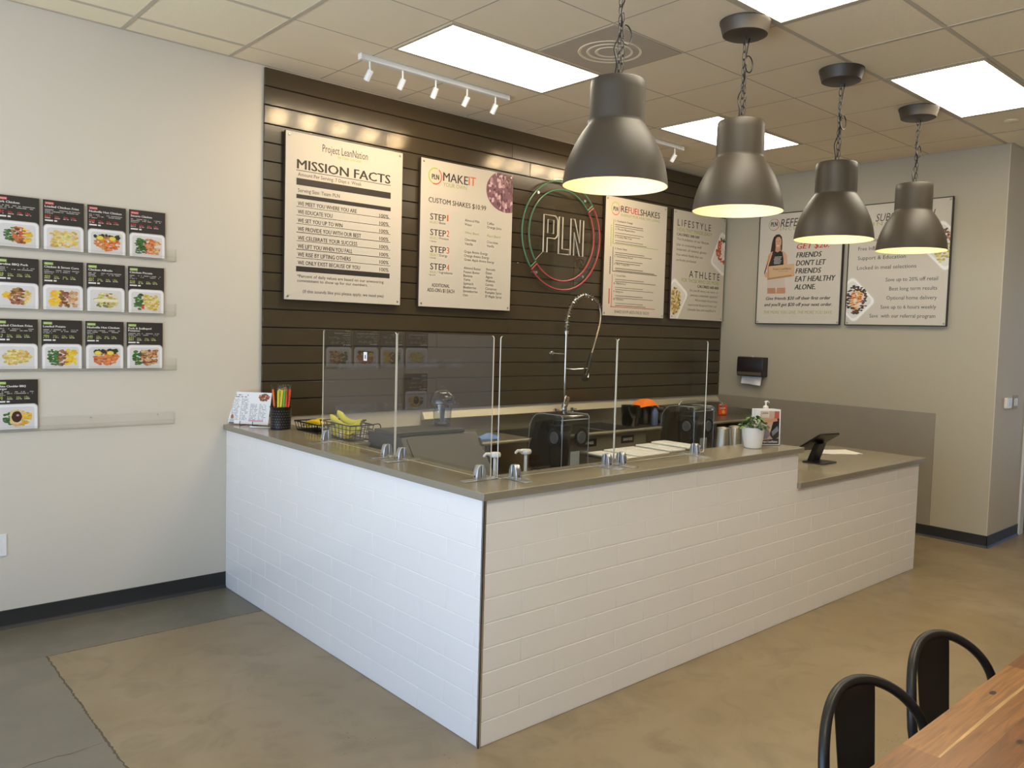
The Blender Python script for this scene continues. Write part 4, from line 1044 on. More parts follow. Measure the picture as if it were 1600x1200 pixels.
def banana(pts, label, mt, r=.018, sticker=False):
    P = gpath(pts, 7); n = len(P); rs = []
    for k in range(n):
        u = k/(n-1); rs.append(r*(.32+.68*min(1, u/.16)) if u < .16 else (r*(.34+.66*min(1, (1-u)/.14)) if u > .86 else r))
    c = P[n//2]; tt = thing('banana', label, 'banana', c, 0, 'bananas in the wire baskets')
    MB().tube([p-c for p in P], rs, 9).build('skin', mt, tt, ang=60)
    d = (P[0]-P[2]).normalized(); MB().tube([P[0]-c, P[0]-c+d*.022], [r*.34, r*.3], 7).build('stem', M_bstem, tt)
    d = (P[-1]-P[-3]).normalized(); MB().tube([P[-1]-c, P[-1]-c+d*.005], [r*.36, r*.2], 7).build('tip', M_bstem, tt)
    if sticker: MB().tube([P[n//2-2]-c, P[n//2+1]-c], r*1.04, 9, caps=False).build('sticker', M_white, tt)
bz = 1.0425
hand = Vector((1.0, -1.0, bz+.105))
banana([hand+Vector((0, 0, 0)), (.985, -.93, bz+.085), (.965, -.85, bz+.10), (.955, -.785, bz+.145)], 'green-yellow banana arching highest in the taller wire basket', M_banana, .0185)
banana([hand+Vector((-.012, .004, -.006)), (.955, -.95, bz+.062), (.925, -.86, bz+.075), (.905, -.79, bz+.125)], 'green-yellow banana on the camera side of the highest one, tip raised', M_banana, .0185)
banana([hand+Vector((-.02, -.0, -.02)), (.955, -.975, bz+.038), (.925, -.90, bz+.035), (.90, -.80, bz+.055)], 'green-yellow banana lying across the front of the taller wire basket', M_banana, .0185)
banana([(.905, -1.03, bz+.035), (.905, -.97, bz+.020), (.905, -.88, bz+.022), (.905, -.78, bz+.035)], 'yellow banana with a white sticker at the bottom of the taller basket', M_byel, .017, True)
banana([(.985, -.78, bz+.05), (.98, -.86, bz+.035), (.985, -.95, bz+.03)], 'short green banana at the back of the taller wire basket', M_banana, .017)
banana([(.92, -.44, bz+.03), (.93, -.52, bz+.052), (.935, -.60, bz+.055), (.93, -.66, bz+.04)], 'ripe yellow banana lying in the shallow wire basket, front one', M_byel, .018)
banana([(.965, -.44, bz+.03), (.972, -.52, bz+.058), (.975, -.60, bz+.06), (.97, -.67, bz+.04)], 'ripe yellow banana lying in the shallow wire basket, back one', M_byel, .018)

# prep unit behind the left arm, with the clear pitcher on its lid
tt = thing('prep_unit', 'dark grey prep unit with sloping hood behind the left counter arm', 'prep unit', (0, 0, 0))
MB().ext([(-1.05, 0), (-1.05, 1.1), (-1.39, 1.1), (-1.62, .80), (-1.62, 0)], 1.0, 1.52, 'x').build('body', M_darkgrey, tt, bevel=.006, seg=2)
sl = Matrix.Translation((0, -1.39, 1.1)) @ Matrix.Rotation(math.atan2(.30, .23), 4, 'X')
MB().box((1.03, -.372, .0015), (1.50, -.018, .006)).xf(sl).build('hood_panel', M_plain('hood_panel_grey', 78, 73, 66, .38), tt, bevel=.002)
MB().box((.975, -1.395, 1.1005), (1.43, -1.16, 1.124)).build('lid', M_plain('lid_grey', 66, 62, 56, .45), tt, bevel=.004)
sb = MB(); sb.box((1.505, -.10, .007), (1.517, -.05, .012)).xf(sl); sb.build('hinge', M_black, tt)
tt = thing('pitcher', 'clear plastic pitcher with domed dark lid on top of the grey prep unit', 'pitcher', (1.385, -1.235, 1.1245))
MB().lathe([(.001, 0), (.046, 0), (.05, .006), (.052, .04), (.057, .13), (.0545, .13), (.0485, .04), (.046, .01), (.001, .008)], 32).build('body', M_jar, tt)
MB().lathe([(.056, .128), (.074, .132), (.075, .142), (.070, .165), (.058, .187), (.04, .202), (.02, .209), (.001, .210)], 32).build('lid', mat_clear('brown_tinted_plastic', (.42, .30, .24, 1), 1.8, .05), tt)
MB().lathe([(.001, .20), (.014, .21), (.016, .222), (.010, .232), (.001, .234)], 18).build('knob', M_jar, tt)
MB().lathe([(.03, .118), (.014, .09), (.012, .02), (.03, .012)], 20).build('inner_cone', M_plain('grey_cone', 130, 126, 122, .4), tt)

# syrup pumps
def pump(x, label):
    tt = thing('syrup_pump', label, 'pump bottle', (x, -2.20, .835), 0, 'white syrup pumps behind the guard')
    MB().lathe([(.001, 0), (.045, 0), (.048, .006), (.048, .10), (.04, .118), (.02, .128), (.02, .14), (.001, .14)], 28).build('bottle', M_jar, tt)
    MB().lathe([(.022, .128), (.022, .155), (.008, .16), (.0075, .262), (.012, .266)], 20).build('stem', M_white, tt)
    h = MB().lathe([(.001, .264), (.022, .264), (.027, .268), (.028, .278), (.024, .286), (.001, .288)], 24); h.tube([(-.01, 0, .279), (-.035, .0, .281), (-.052, 0, .284), (-.064, 0, .276), (-.066, 0, .27)], [.009, .008, .0065, .006, .005], 8); h.build('pump_head', M_white, tt, ang=50)
pump(.993, 'white syrup pump head nearer the counter corner, left of its twin'); pump(1.185, 'white syrup pump head between its twin and the near blender')

# sound-enclosed blenders
def blender(x, y, label):
    tt = thing('blender', label, 'blender', (x, y, .8352), 0, 'blenders in smoked sound covers')
    MB().box((-.105, -.02, 0), (.105, .26, .07)).build('base', M_black, tt, bevel=.012, seg=3)
    prf = [(0, .07), (0, .385)]+[(.015, .398)]+[(.165+.105*math.sin(R(a)), .293+.105*math.cos(R(a))) for a in (0, 15, 30, 45, 60, 75)]+[(.274, .25), (.283, .07)]
    enc = MB(); n = len(prf); V = [(-.105, p[0], p[1]) for p in prf]+[(.105, p[0], p[1]) for p in prf]
    enc.add(V, [tuple(range(n)), tuple(reversed(range(n, 2*n)))]+[(i, n+i, n+(i+1) % n, (i+1) % n) for i in range(n)])
    en = enc.build('sound_cover', M_smoke, tt, bevel=.012, seg=3)
    ed = MB(); 
    for s_ in (-1, 1): ed.tube([(s_*.104, p[0]-.0, p[1]) for p in prf[:-1]], .0026, 6)
    ed.tube([(-.1, -.001, .372), (.1, -.001, .372)], .003, 6); ed.build('cover_rim_highlight', M_plain('rim_highlight_grey', 128, 130, 132, .25), en)  # highlights along the cover rims, put in as pale grey tubes
    MB().lathe([(.001, .075), (.05, .075), (.052, .09), (.066, .29), (.07, .30), (.001, .30)], 28, (0, .13, 0)).build('jar', M_plain('dark_jar', 30, 31, 33, .2), tt)
    MB().lathe([(.072, .30), (.072, .33), (.04, .335), (.036, .355), (.001, .356)], 28, (0, .13, 0)).build('jar_lid', M_black, tt)
    MB().ext([(.245, .08), (.285-.005, .08), (.28, .20), (.235, .34), (.175, .355), (.21, .29)], -.09, .09, 'x').build('pivot_arm', M_black, tt)
    for nm, cc, ax in (('back_roundel', (.045, -.0005, .27), 'y'), ('side_roundel', (-.1055, .06, .27), 'x')):
        d = MB().lathe([(.0005, -.004), (.018, -.005), (.024, -.004), (.03, -.006), (.034, -.003), (.034, 0)], 28, cc, ax).build(nm, M_plain('roundel_grey', 74, 76, 78, .3), en)
        MB().lathe([(.0385, -.0006), (.052, -.0012), (.054, 0)], 28, cc, ax).build('roundel_well', M_black, d)
    MB().box((-.04, -.0055, .115), (.03, -.0012, .195)).build('rating_plate', M_plain('grey_blue_plate', 148, 156, 164, .4), tt)
blender(1.79, -1.935, 'smoke-covered blender nearer the viewer, left of the white lidded tubs')
blender(2.955, -1.955, 'smoke-covered blender farther right, beside the upturned steel cups')
# white-lidded tubs
def tub(x0, x1, label, dz):
    tt = thing('food_tub', label, 'food container', ((x0+x1)/2, -1.97+rnd.uniform(-.008, .008), .8352), R(rnd.uniform(-1.2, 1.2)), 'white lidded tubs behind the guard'); hw = (x1-x0)/2-.009
    MB().box((-hw+.006, -.135, 0), (hw-.006, .135, .135+dz)).build('bin', M_jar, tt, bevel=.008)
    MB().box((-hw+.012, -.128, .004), (hw-.012, .128, .10)).build('contents', M_plain('tub_contents', 150, 112, 82, .7), tt)
    MB().box((-hw+.001, -.142, .133+dz), (hw-.001, .142, .146+dz)).build('rim', M_plain('tub_rim', 96, 88, 80, .4), tt, bevel=.003)
    l = MB().box((-hw, -.145, .1465+dz), (hw, .145, .16+dz)).build('lid', M_white, tt, bevel=.005, seg=3)
    MB().box((-hw+.02, -.115, .1595+dz), (hw-.02, .115, .163+dz)).build('lid_panel', M_white, l, bevel=.003)
    MB().lathe([(.012, .163+dz), (.016, .166+dz), (.02, .163+dz)], 20).build('lid_boss', M_white, l)
xs = [1.985, 2.13, 2.275, 2.425, 2.575, 2.725]
for k, s in enumerate(('white lidded tub first from the left, next to the near blender', 'white lidded tub second from the left in the row', 'white lidded tub in the middle of the row', 'white lidded tub second from the right in the row', 'white lidded tub at the right end, nearest the far blender')): tub(xs[k], xs[k+1], s, (0, .006, .004, .013, .022)[k])
def steelcup(x, y, label):
    tt = thing('steel_cup', label, 'cup', (x, y, .8352), 0, 'upturned steel mixing cups')
    MB().lathe([(.066, 0), (.067, .002), (.066, .006), (.046, .272), (.043, .279), (.036, .281)], 36).build('wall', M_steel, tt)
    MB().lathe([(.036, .281), (.033, .2795), (.001, .2795)], 36).build('bottom', M_steel, tt); MB().lathe([(.0662, -.0002), (.0692, .0025), (.0662, .0055)], 36).build('rolled_rim', M_chrome, tt)
steelcup(2.94, -2.115, 'upturned steel mixing cup beside the far blender, left of its twin'); steelcup(3.075, -2.115, 'upturned steel mixing cup next to the white plant pot')

# plant pot
tt = thing('potted_plant', 'small leafy green plant in a white pot on the raised countertop', 'plant', (2.732, -2.466, ZC))
MB().lathe([(.001, 0), (.046, 0), (.05, .004), (.068, .118), (.0695, .122), (.0665, .122), (.062, .105), (.001, .105)], 40).build('pot', M_white, tt)
MB().lathe([(.0635, .107), (.001, .110)], 24).build('soil', M_plain('soil', 58, 44, 32, .9), tt)
lf = MB(); st = MB()
for k in range(95):
    a = rnd.uniform(0, 6.28); q = rnd.uniform(.1, 1)**.6; r_ = .082*q; z = .125+.052*(1-q*q)+rnd.uniform(-.008, .012)-(.012 if q > .85 else 0)
    c_ = Vector((r_*math.cos(a), r_*math.sin(a), z)); M4 = Matrix.Translation(c_) @ Matrix.Rotation(a, 4, 'Z') @ Matrix.Rotation(rnd.uniform(-.2, .7), 4, 'Y') @ Matrix.Rotation(rnd.uniform(-.5, .5), 4, 'X')
    s_ = rnd.uniform(.010, .017); V = [(-s_, 0, 0), (-.3*s_, -.75*s_, .2*s_), (.5*s_, -.6*s_, .15*s_), (1.2*s_, 0, -.1*s_), (.5*s_, .6*s_, .15*s_), (-.3*s_, .75*s_, .2*s_), (.1*s_, 0, -.05*s_)]
    g_ = S(*rnd.choice([(66, 100, 44), (88, 122, 58), (50, 82, 36), (104, 138, 70)])); lf.add([tuple(M4 @ Vector(p)) for p in V], [(6, 0, 1), (6, 1, 2), (6, 2, 3), (6, 3, 4), (6, 4, 5), (6, 5, 0)], g_)
    if k % 4 == 0: st.tube([(c_.x*.3, c_.y*.3, .108), tuple(c_)], .0012, 5)
lf.build('foliage', mat_print('leaf_print', .5), tt, fix=False, ang=60); st.build('stems', M_plain('stem_green', 80, 108, 52), tt)

# magazines in a clear holder, pump bottle behind
tt = thing('brochure_holder', 'clear acrylic holder with magazines standing between plant and tablet', 'holder', (2.905, -2.47, ZC), R(-31))
h = MB(); h.box((-.073, -.004, .003), (.073, -.002, .07)); h.box((-.073, .068, .003), (.073, .07, .16)); h.box((-.073, -.004, .0005), (.073, .07, .0028)); h.build('body', M_clear, tt)
for s_ in (-1, 1): MB().box((s_*.073-.001, -.004, .003), (s_*.073+.001, .07, .10)).build('side_wall', M_clear, tt)
mp = None
for k in range(6):
    lab = 'front magazine with a dark cover photo in the clear holder' if k == 0 else 'magazine standing behind the front one in the clear holder'
    mg = thing('magazine', lab, 'magazine', Vector((2.905, -2.47, ZC+.0032))+Matrix.Rotation(R(-31), 3, 'Z') @ Vector((-.0035*k, .003+.0105*k, 0)), R(-31), 'magazines in the clear holder')
    ln = Matrix.Rotation(R(-1.5-.25*k), 4, 'X')
    MB().box((-.069, 0, 0), (.069, .0075, .214)).xf(ln).build('pages', M_paper, mg, bevel=.001, seg=1)
    cv = MB(); cv.box((-.0695, -.001, 0), (.0695, -.0002, .215)); cv.xf(ln).build('cover', M_paper, mg)
    if k == 0:
        q = MB(); q.flat([(-.062, .006), (.062, .006), (.062, .205), (-.062, .205)], -.0013, S(198, 168, 150)); 
        q.flat([(-.062, .006), (.062, .006), (.062, .04), (-.062, .028)], -.0015, S(46, 40, 48)); q.flat([(.0, .06), (.03, .17), (.062, .16), (.062, .05), (.03, .03)], -.0015, S(28, 26, 34)); q.flat([(-.062, .05), (-.04, .13), (-.01, .12), (.005, .06), (-.02, .035)], -.0016, S(142, 122, 148))
        q.flat(ell(-.035, .125, .022, .03, 14), -.0017, S(212, 196, 198)); q.flat([(-.05, .15), (.045, .165), (.05, .145), (-.04, .128)], -.0018, S(204, 150, 122)); q.flat([(.012, .08), (.05, .115), (.058, .085), (.02, .055)], -.0019, S(124, 128, 142)); q.flat([(.03, .16), (.06, .16), (.06, .203), (.03, .203)], -.0018, S(176, 92, 80)); q.flat([(-.058, .165), (-.005, .165), (-.005, .203), (-.058, .203)], -.0018, S(222, 206, 192))
        text(q, 'LEAN', -.054, .187, .04, .011, 'k', -.0021, 'b'); text(q, 'Project LeanNation', -.052, .014, .104, .014, 'w', -.0021, 'bc')
        q.xf(ln).build('cover_picture', M_print, mg, fix=False)
tt = thing('sanitizer_bottle', 'white pump bottle whose nozzle shows above the magazines', 'pump bottle', (3.01, -2.37, ZC))
MB().lathe([(.001, 0), (.03, 0), (.033, .004), (.033, .165), (.025, .185), (.0135, .192), (.0135, .205), (.001, .205)], 28).build('bottle', M_white, tt)
MB().lathe([(.016, .198), (.0165, .222), (.012, .228), (.005, .23), (.005, .248), (.009, .25), (.009, .256), (.001, .257)], 20).build('collar', M_white, tt)
MB().tube([(-.006, 0, .253), (.02, 0, .254), (.034, 0, .25), (.038, 0, .244)], [.006, .005, .004, .003], 8).build('nozzle', M_white, tt)

# tablet on its stand
tt = thing('tablet_stand', 'black tablet on an angled stand on the low countertop', 'tablet', (3.87, -2.285, .8352))
MB().ext(rrect(0, 0, .20, .16, .012), 0, .008, 'z').build('base', M_satinblack, tt, bevel=.002)
MB().ext([(-.07, .007), (-.025, .007), (.02, .135), (-.02, .135)], -.05, .05, 'y').xf(Matrix.Rotation(R(-90), 4, 'Z') @ Matrix.Scale(1, 4)).build('neck', M_satinblack, tt, bevel=.003)
TM = Matrix.Translation((-.01, .02, .142)) @ Matrix.Rotation(R(-13), 4, 'Z') @ Matrix.Rotation(R(-32), 4, 'X')
tb = MB().ext(rrect(0, 0, .195, .265, .014), -.006, .006, 'z').xf(TM).build('tablet', M_black, tt, bevel=.002)
MB().ext(rrect(0, 0, .172, .24, .004), .006, .0066, 'z').xf(TM).build('screen', M_plain('dark_screen', 14, 15, 18, .06), tb)
tt = MB().box((-.108, -.14, .0), (.108, .14, .0012)).build('paper_sheet', M_paper, loc=(4.50, -2.10, .8355)); tt.rotation_euler = (0, 0, R(62)); tag(tt, 'white paper sheet lying on the low countertop behind the tablet', 'paper')
tt = MB().box((-.108, -.14, .0), (.108, .14, .0012)).build('paper_sheet', M_paper, loc=(4.46, -2.085, .8368)); tt.rotation_euler = (0, 0, R(50)); tag(tt, 'white paper sheet lying askew on top of another sheet', 'paper')

# ================================================================ SINK RUN ON THE PLANK WALL
tt = thing('sink_unit', 'long stainless sink counter with backsplash below the brown plank wall', 'sink', (0, 0, 0))
X0, X1, Y0, Y1, ZT = 2.07, 5.86, -.735, -.022, .90
bowls = [(2.62, 3.02), (3.06, 3.46), (3.50, 3.90)]; by0, by1 = -.62, -.17
d = MB(); q = .012
d.box((X0, by1, ZT-q), (X1, Y1, ZT)); d.box((X0, Y0+.02, ZT-q), (X1, by0, ZT)); d.box((X0, by0, ZT-q), (bowls[0][0], by1, ZT)); d.box((bowls[2][1], by0, ZT-q), (X1, by1, ZT))
d.box((bowls[0][1], by0, ZT-q), (bowls[1][0], by1, ZT)); d.box((bowls[1][1], by0, ZT-q), (bowls[2][0], by1, ZT))
d.build('deck', M_steel, tt)
M_apron = mat('dull_steel_apron', S(150, 143, 126), .5, .5, var=.03, stretch=(1, 1, 20))
MB().tube([(X0-.002, Y0+.012, ZT), (X1, Y0+.012, ZT)], .014, 12).build('rolled_edge', M_apron, tt)
for a, b in bowls:
    w_ = MB(); t_ = .006; zb = ZT-.32
    w_.box((a-t_, by0-t_, zb), (a, by1+t_, ZT-q)); w_.box((b, by0-t_, zb), (b+t_, by1+t_, ZT-q)); w_.box((a, by0-t_, zb), (b, by0, ZT-q)); w_.box((a, by1, zb), (b, by1+t_, ZT-q)); w_.box((a-t_, by0-t_, zb-t_), (b+t_, by1+t_, zb))
    bo = w_.build('bowl', M_steel, tt); MB().lathe([(.001, .001), (.03, .002), (.036, .0005)], 20, ((a+b)/2, (by0+by1)/2, zb)).build('drain', M_chrome, bo)
MB().box((bowls[0][0]-.03, by0-.045, .56), (bowls[2][1]+.03, by0-.014, ZT-q)).build('apron', M_apron, tt, bevel=.004)
MB().box((X0, Y1-.012, ZT), (X1-.002, Y1, 1.0)).build('backsplash', M_steel, tt)
MB().ext([(Y1-.012, 1.0), (Y1-.038, 1.01), (Y1-.012, 1.058), (Y1, 1.062), (Y1, 1.0)], X0, X1-.002, 'x').build('backsplash_lip', mat('lit_lip_steel', S(206, 198, 176), .55, .6), tt)  # light falling on the lip is put into its paler steel colour
MB().box((X1-.012, Y0+.03, ZT), (X1-.002, Y1-.014, .965)).build('side_splash', M_steel, tt)
for x in (2.2, 3.26, 4.4, 5.7):
    for y in (-.64, -.12): MB().cyl((x, y, .0), .02, .875, 16).build('leg', M_steel, tt)
MB().box((2.2, -.66, .24), (5.72, -.10, .255)).build('under_shelf', M_darkgrey, tt)
def plate(x, s, label):
    p = thing('name_plate', label, 'label', (x, by0-.0455, .822), 0, 'black name plates on the sink')
    MB().box((-.078, -.003, -.031), (.078, 0, .031)).build('plate', M_black, p)
    mb = MB(); text(mb, s, -.045 if len(s) < 6 else -.058, -.011, .09 if len(s) < 6 else .116, .022, 'w', -.0036, 'b'); mb.build('lettering', M_print, p, fix=False)
plate(3.235, 'RINSE', 'black name plate reading RINSE on the sink front'); plate(3.69, 'SANITIZE', 'black name plate reading SANITIZE on the sink front')
# pre-rinse tap
tt = thing('prerinse_faucet', 'tall chrome pre-rinse sprayer faucet arching in front of the plank wall', 'faucet', (3.49, -.105, .90))
MB().lathe([(.001, 0), (.03, 0), (.03, .012), (.016, .02), (.016, .10), (.024, .11), (.026, .15), (.018, .165), (.016, .18), (.001, .18)], 24).build('body', M_chrome, tt)
MB().box((-.105, -.016, .06), (.105, .016, .085)).build('crossbar', M_chrome, tt, bevel=.006)
for s_ in (-1, 1):
    hd = MB().lathe([(.001, .0), (.014, .0), (.016, .03), (.022, .035), (.022, .055), (.001, .06)], 18, (s_*.10, 0, .08)).build('valve', M_chrome, tt)
    MB().tube([(s_*.10, 0, .12), (s_*.10+.0, -.05, .132)], [.008, .006], 10).build('lever', M_chrome, hd)
MB().tube([(0, 0, .16), (0, 0, .80)], .0105, 14).build('riser', M_chrome, tt)
MB().tube(gpath([(0, -.01, .15), (-.02, -.05, .165), (-.05, -.09, .20), (-.09, -.14, .245), (-.17, -.20, .262), (-.20, -.215, .258), (-.215, -.22, .215)], 7), .0105, 12).build('swing_spout', M_chrome, tt)
hose = [(0, 0, .79), (.005, 0, .90), (.05, 0, 1.03), (.14, -.01, 1.105), (.22, -.015, 1.122), (.31, -.02, 1.09), (.375, -.03, 1.02), (.365, -.05, .90), (.27, -.09, .73), (.205, -.11, .615)]
HP = gpath(hose, 10); MB().tube(HP, .0075, 10).build('hose', M_steel, tt)
# spring coil over the first part of the hose
SP = []; cum = 0; stop = int(len(HP)*.66)
for i in range(stop):
    a, b = HP[i], HP[i+1]; t_ = (b-a).normalized(); n1 = Vector((0, 1, 0)); n2 = t_.cross(n1).normalized(); ln = (b-a).length; st_ = max(3, int(ln/.0035))
    for k in range(st_):
        ph = (cum+ln*k/st_)/.026*2*math.pi; c_ = a.lerp(b, k/st_); SP.append(c_+(n1*math.cos(ph)+n2*math.sin(ph))*.021)
    cum += ln
MB().tube(SP, .0026, 5).build('spring', M_chrome, tt)
MB().cyl((0, 0, .775), .017, .03, 16).build('collar', M_chrome, tt)
gr = MB().tube([(.205, -.11, .62), (.19, -.118, .59), (.13, -.14, .48), (.10, -.15, .435)], [.011, .017, .018, .013], 14).build('spray_grip', M_black, tt)
MB().tube([(.10, -.15, .435), (.085, -.156, .415)], [.012, .011], 12).build('spray_neck', M_chrome, gr)
MB().tube([(.088, -.153, .424), (.073, -.170, .400)], [.022, .031], 18).build('spray_head', M_black, gr)
MB().tube(gpath([(.115, -.14, .47), (.135, -.15, .44), (.125, -.155, .41)], 5), .004, 8).build('squeeze_lever', M_chrome, gr)
MB().tube([(0, 0, .61), (0, .06, .61)], .006, 10).tube([(-.095, .06, .612), (0, .002, .608)], .005, 8).lathe([(.001, 0), (.024, 0), (.02, -.014), (.012, -.018), (.001, -.018)], 20, (-.095, .082, .612), 'y').build('wall_bracket', M_chrome, tt)
MB().tube([(0, 0, .483), (.05, -.05, .478), (.105, -.125, .488)], .003, 8).lathe([(.018, -.004), (.022, 0), (.018, .004)], 18, (.115, -.138, .49)).build('hook', M_chrome, tt)
# second tap behind the far blender
tt = thing('sink_faucet', 'low chrome faucet with squared spout behind the far blender', 'faucet', (5.16, -.10, .90))
MB().box((-.11, -.022, 0), (.11, .022, .012)).build('deck_plate', M_chrome, tt, bevel=.004)
for s_ in (-1, 1):
    v_ = MB().lathe([(.001, .012), (.018, .012), (.016, .06), (.02, .065), (.02, .09), (.001, .095)], 18, (s_*.09, 0, 0)).build('valve', M_chrome, tt); MB().tube([(s_*.09, 0, .08), (s_*.12, -.05, .10)], [.007, .006], 8).build('lever', M_chrome, v_)
MB().tube(gpath([(-.06, 0, .01), (-.06, 0, .06), (-.05, -.01, .125), (-.01, -.03, .142), (.15, -.12, .142), (.32, -.21, .142), (.36, -.23, .125), (.363, -.23, .09)], 7), .0105, 12).build('spout', M_chrome, tt)
# vessels on the right drainboard
def vessel(name, label, loc, r, h, mt, handle=True, lid=None, tilt=0):
    t2 = thing(name, label, 'pitcher', loc, tilt, 'pitchers on the drainboard')
    MB().lathe([(.001, 0), (r*.82, 0), (r*.86, .004), (r, h), (r-.004, h), (r*.82, .008), (.001, .008)], 28).build('body', mt, t2, ang=40)
    if handle: MB().tube(gpath([(r*.95, 0, h*.85), (r*1.45, 0, h*.82), (r*1.5, 0, h*.45), (r*.9, 0, h*.25)], 6), .008, 8).build('handle', M_black, t2)
    if lid is not None: MB().lathe([(r*1.06, h-.004), (r*1.08, h+.018), (r*.7, h+.028), (r*.6, h+.045), (.001, h+.047)], 26).build('lid', lid, t2)
    return t2
M_dkjar = mat_clear('dark_tinted_plastic', (.20, .19, .22, 1), 1.8, .08)
vessel('pitcher', 'dark tinted blender pitcher, first from the left on the drainboard', (3.955, -.46, .9002), .085, .175, M_dkjar, True)
vessel('pitcher', 'dark blender pitcher with an orange cloth over its top', (4.18, -.44, .9002), .08, .15, M_dkjar, False)
V = []; F = []; n1, n2 = 18, 7
for i in range(n1):
    for j in range(n2):
        a = 2*math.pi*i/n1; q = j/(n2-1); r = .02+.095*q; V.append((r*math.cos(a)*1.15, r*math.sin(a), .055-.06*q*q+.012*math.sin(3*a+1)*q))
for i in range(n1):
    for j in range(n2-1): F.append((i*n2+j, ((i+1) % n1)*n2+j, ((i+1) % n1)*n2+j+1, i*n2+j+1))
V.append((0, 0, .06)); F += [(len(V)-1, ((i+1) % n1)*n2, i*n2) for i in range(n1)]
o = MB().add(V, F).build('orange_cloth', mat('orange_microfibre', S(240, 122, 24), .85, bump=.4, bscale=120), loc=(4.17, -.45, 1.068), ang=180); tag(o, 'bright orange cloth draped over a dark pitcher on the drainboard', 'cloth')
vessel('pitcher', 'dark pitcher with a black lid, nearest the far blender', (4.40, -.43, .9002), .085, .10, M_dkjar, False, M_black)
t2 = thing('water_bottle', 'tall narrow blue bottle in front of the dark pitchers', 'bottle', (4.16, -.565, .9002))
MB().lathe([(.001, 0), (.026, 0), (.028, .004), (.028, .12), (.014, .145), (.014, .155), (.001, .155)], 22).build('body', M_plain('blue_steel_bottle', 92, 104, 140, .25), t2); MB().cyl((0, 0, .154), .016, .022, 18).build('cap', M_black, t2)
t2 = thing('snack_bag', 'small orange-red pouch standing at the far right end of the sink', 'pouch', (5.56, -.30, .9002), R(-30))
MB().ext([(-.045, 0), (.045, 0), (.048, .06), (.044, .11), (-.044, .11), (-.048, .06)], -.016, .016).build('body', M_plain('orange_red_pouch', 226, 84, 44, .4), t2, bevel=.008, seg=3)
q = MB(); q.flat([(-.035, .10), (.0, .10), (.0, .116), (-.035, .116)], -.0165, S(230, 226, 218)); q.flat(ell(.006, .035, .018, .018, 16), -.0166, S(226, 190, 70)); q.flat(rrect(-.005, .072, .06, .016, .002), -.0166, S(240, 210, 190)); q.build('print', M_print, t2, fix=False)
V = []; F = []; n1 = 16
for i in range(n1):
    for j in range(6):
        a = 2*math.pi*i/n1; q_ = j/5; r = .012+.075*q_; V.append((r*1.3*math.cos(a), r*.8*math.sin(a), .038*(1-q_)**1.3+.010*math.sin(4*a+j)*q_*(1-q_)*3+.002))
for i in range(n1):
    for j in range(5): F.append((i*6+j, ((i+1) % n1)*6+j, ((i+1) % n1)*6+j+1, i*6+j+1))
V.append((0, 0, .04)); F += [(len(V)-1, ((i+1) % n1)*6, i*6) for i in range(n1)]
o = MB().add(V, F).build('blue_cloth', mat('blue_cloth_weave', S(108, 136, 190), .9, bump=.3, bscale=150), loc=(2.33, -.50, .9004), ang=180); tag(o, 'crumpled blue cloth on the left end of the steel sink', 'cloth')

# ================================================================ TABLE AND CHAIRS
tt = thing('dining_table', 'butcher-block wooden table in the bottom right corner', 'table', (0, 0, 0))
tp = MB(); ty0, ty1 = -5.12, -4.33; tx0, tx1 = -.05, 2.75; y_ = ty1
PAL = [(148, 98, 50), (137, 88, 43), (158, 108, 57), (126, 79, 38), (168, 120, 66), (142, 93, 46), (152, 102, 52), (200, 158, 100)]
while y_ > ty0+.01:
    wd = min(rnd.uniform(.055, .095), y_-ty0); x = tx0-rnd.uniform(0, .3)
    while x < tx1:
        ln = rnd.uniform(.28, .75); a, b = max(x, tx0), min(x+ln, tx1)
        if b > a+.002:
            col = rnd.choice(PAL); tp.box((a, y_-wd, .722), (b, y_, .76), S(*col))
            if rnd.random() < .3:      # pale sapwood edge
                s0 = rnd.uniform(.1, .28)*wd; tp.add([(a+.001, y_-wd, .7603), (b-.001, y_-wd, .7603), (b-.001, y_-wd+s0*rnd.uniform(.2, 1), .7603), (a+(b-a)*.5, y_-wd+s0, .7603), (a+.001, y_-wd+s0*.5, .7603)], [(0, 1, 2, 3, 4)], S(204, 162, 102))
            if rnd.random() < .35:     # knot
                kx, ky = rnd.uniform(a+.03, b-.03) if b-a > .07 else (a+b)/2, y_-wd*rnd.uniform(.3, .7)
                tp.add([(kx+.016*math.cos(2*math.pi*k/12), ky+.008*math.sin(2*math.pi*k/12), .7606) for k in range(12)], [tuple(range(12))], S(84, 50, 26)); tp.add([(kx+.009*math.cos(2*math.pi*k/12), ky+.0045*math.sin(2*math.pi*k/12), .7608) for k in range(12)], [tuple(range(12))], S(56, 32, 18))
        x += ln
    y_ -= wd
tp.build('tabletop', M_stave, tt, fix=False)
for x in (.15, 2.55):
    for y in (-4.98, -4.47): MB().box((x-.03, y-.03, 0), (x+.03, y+.03, .72)).build('leg', M_satinblack, tt, bevel=.003)
MB().box((.12, -4.99, .66), (2.58, -4.96, .72)).box((.12, -4.49, .66), (2.58, -4.46, .72)).build('apron', M_satinblack, tt)
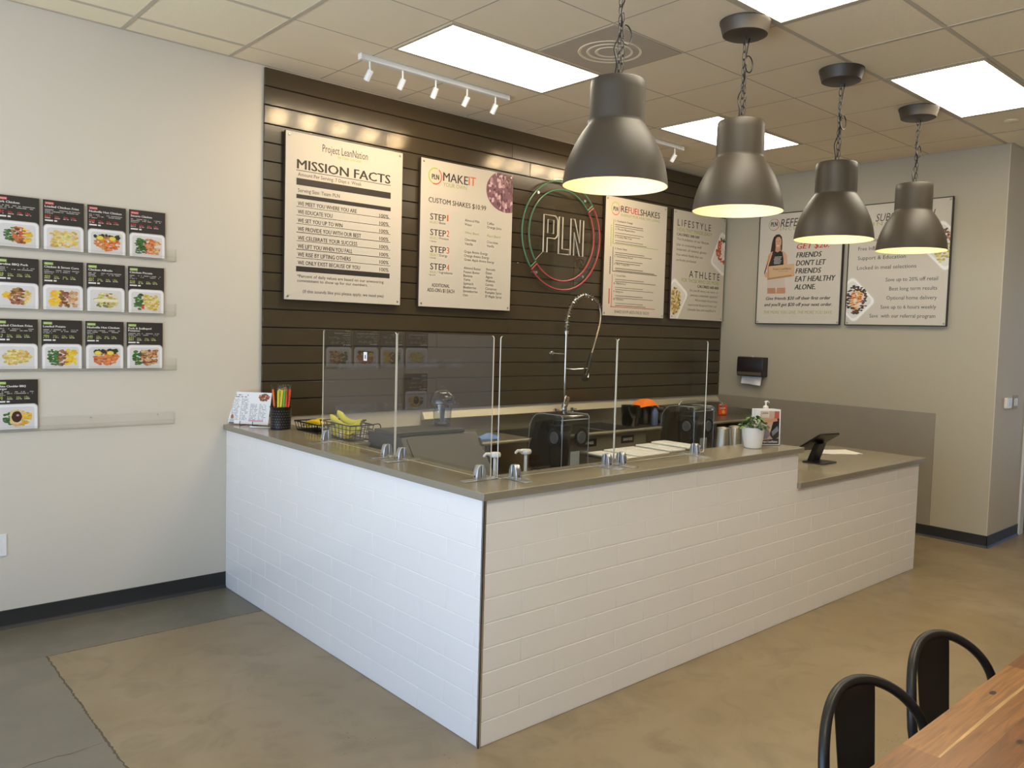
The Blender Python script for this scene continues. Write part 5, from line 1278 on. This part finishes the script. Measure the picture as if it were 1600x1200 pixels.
def chair():
    tt = thing('metal_chair', '', 'chair', (0, 0, 0), 0, 'black metal chairs at the table')
    w_, ln, cv, top = .2, .091, .07, .822; P = []
    by = lambda lx, lz: ln*(lz-.45)-cv*(lx/w_)**2
    for s_ in (-1,): 
        for z in (.445, .50, .56): lx = s_*w_*(1-.15*(.62-z)/.17); P.append((lx, by(s_*w_, z), z))
    for k in range(33):
        a = math.pi*k/32; lx = -w_*math.cos(a); lz = .62+(top-.62)*max(0, math.sin(a))**.8; P.append((lx, by(lx, lz), lz))
    for z in (.56, .50, .445): lx = w_*(1-.15*(.62-z)/.17); P.append((lx, by(w_, z), z))
    MB().tube(P, .0135, 12).build('back_frame', M_satinblack, tt, ang=60)
    sp = MB(); rows = 10; V = []
    for k in range(rows+1):
        z = .44+(top-.012-.44)*k/rows; hw = .062+.018*k/rows
        for i in range(5): x = hw*(i/2-1); V.append((x, by(0, z)-.012*(x/.07)**2*0-.004, z-(.012*(abs(x)/.08)**2 if k == rows else 0)))
    m_ = len(V); V += [(x, y-.0025, z) for x, y, z in V]; F = []
    for k in range(rows):
        for i in range(4):
            a = k*5+i; F += [(a, a+1, a+6, a+5), (m_+a, m_+a+5, m_+a+6, m_+a+1)]
        a = k*5; F += [(a, a+5, m_+a+5, m_+a), (a+4, m_+a+4, m_+a+9, a+9)]
    sp.add(V, F); sp.build('back_splat', M_satinblack, tt)
    st = MB().ext(rrect(0, -.20, .37, .37, .05), .436, .452, 'z'); s_o = st.build('seat', M_satinblack, tt, bevel=.006, seg=3)
    MB().cyl((0, -.20, .4515), .018, .0012, 18).build('seat_hole', M_black, s_o)
    for sx in (-1, 1):
        for sy, oy in ((-.36, -.05), (-.04, .05)):
            V = []
            for z, ox, q in ((.44, 0, .030), (.0, 1, .016)):
                cx, cy = sx*(.155+.05*ox), sy+oy*ox; V += [(cx-q, cy-q, z), (cx+q, cy-q, z), (cx+q, cy+q, z), (cx-q, cy+q, z)]
            lg = MB().add(V, [(0, 1, 2, 3), (7, 6, 5, 4), (0, 4, 5, 1), (1, 5, 6, 2), (2, 6, 7, 3), (3, 7, 4, 0)]).build('leg', M_satinblack, tt, bevel=.003)
    MB().tube([(-.18, -.38, .2), (.18, .01, .2)], .006, 8).tube([(.18, -.38, .2), (-.18, .01, .2)], .006, 8).build('cross_brace', M_satinblack, tt)
    return tt
c1 = chair(); c1.location = (.566, -4.19, 0); c1.rotation_euler.z = R(-11.5); c1['label'] = 'black metal chair nearer the viewer, tucked under the wooden table'
c2 = copy_tree(c1); c2.location = (1.066, -4.185, 0); c2.rotation_euler.z = R(-11.7); c2['label'] = 'black metal chair farther from the viewer at the wooden table'

bpy.data.objects.remove(_fo); bpy.data.curves.remove(_fc)
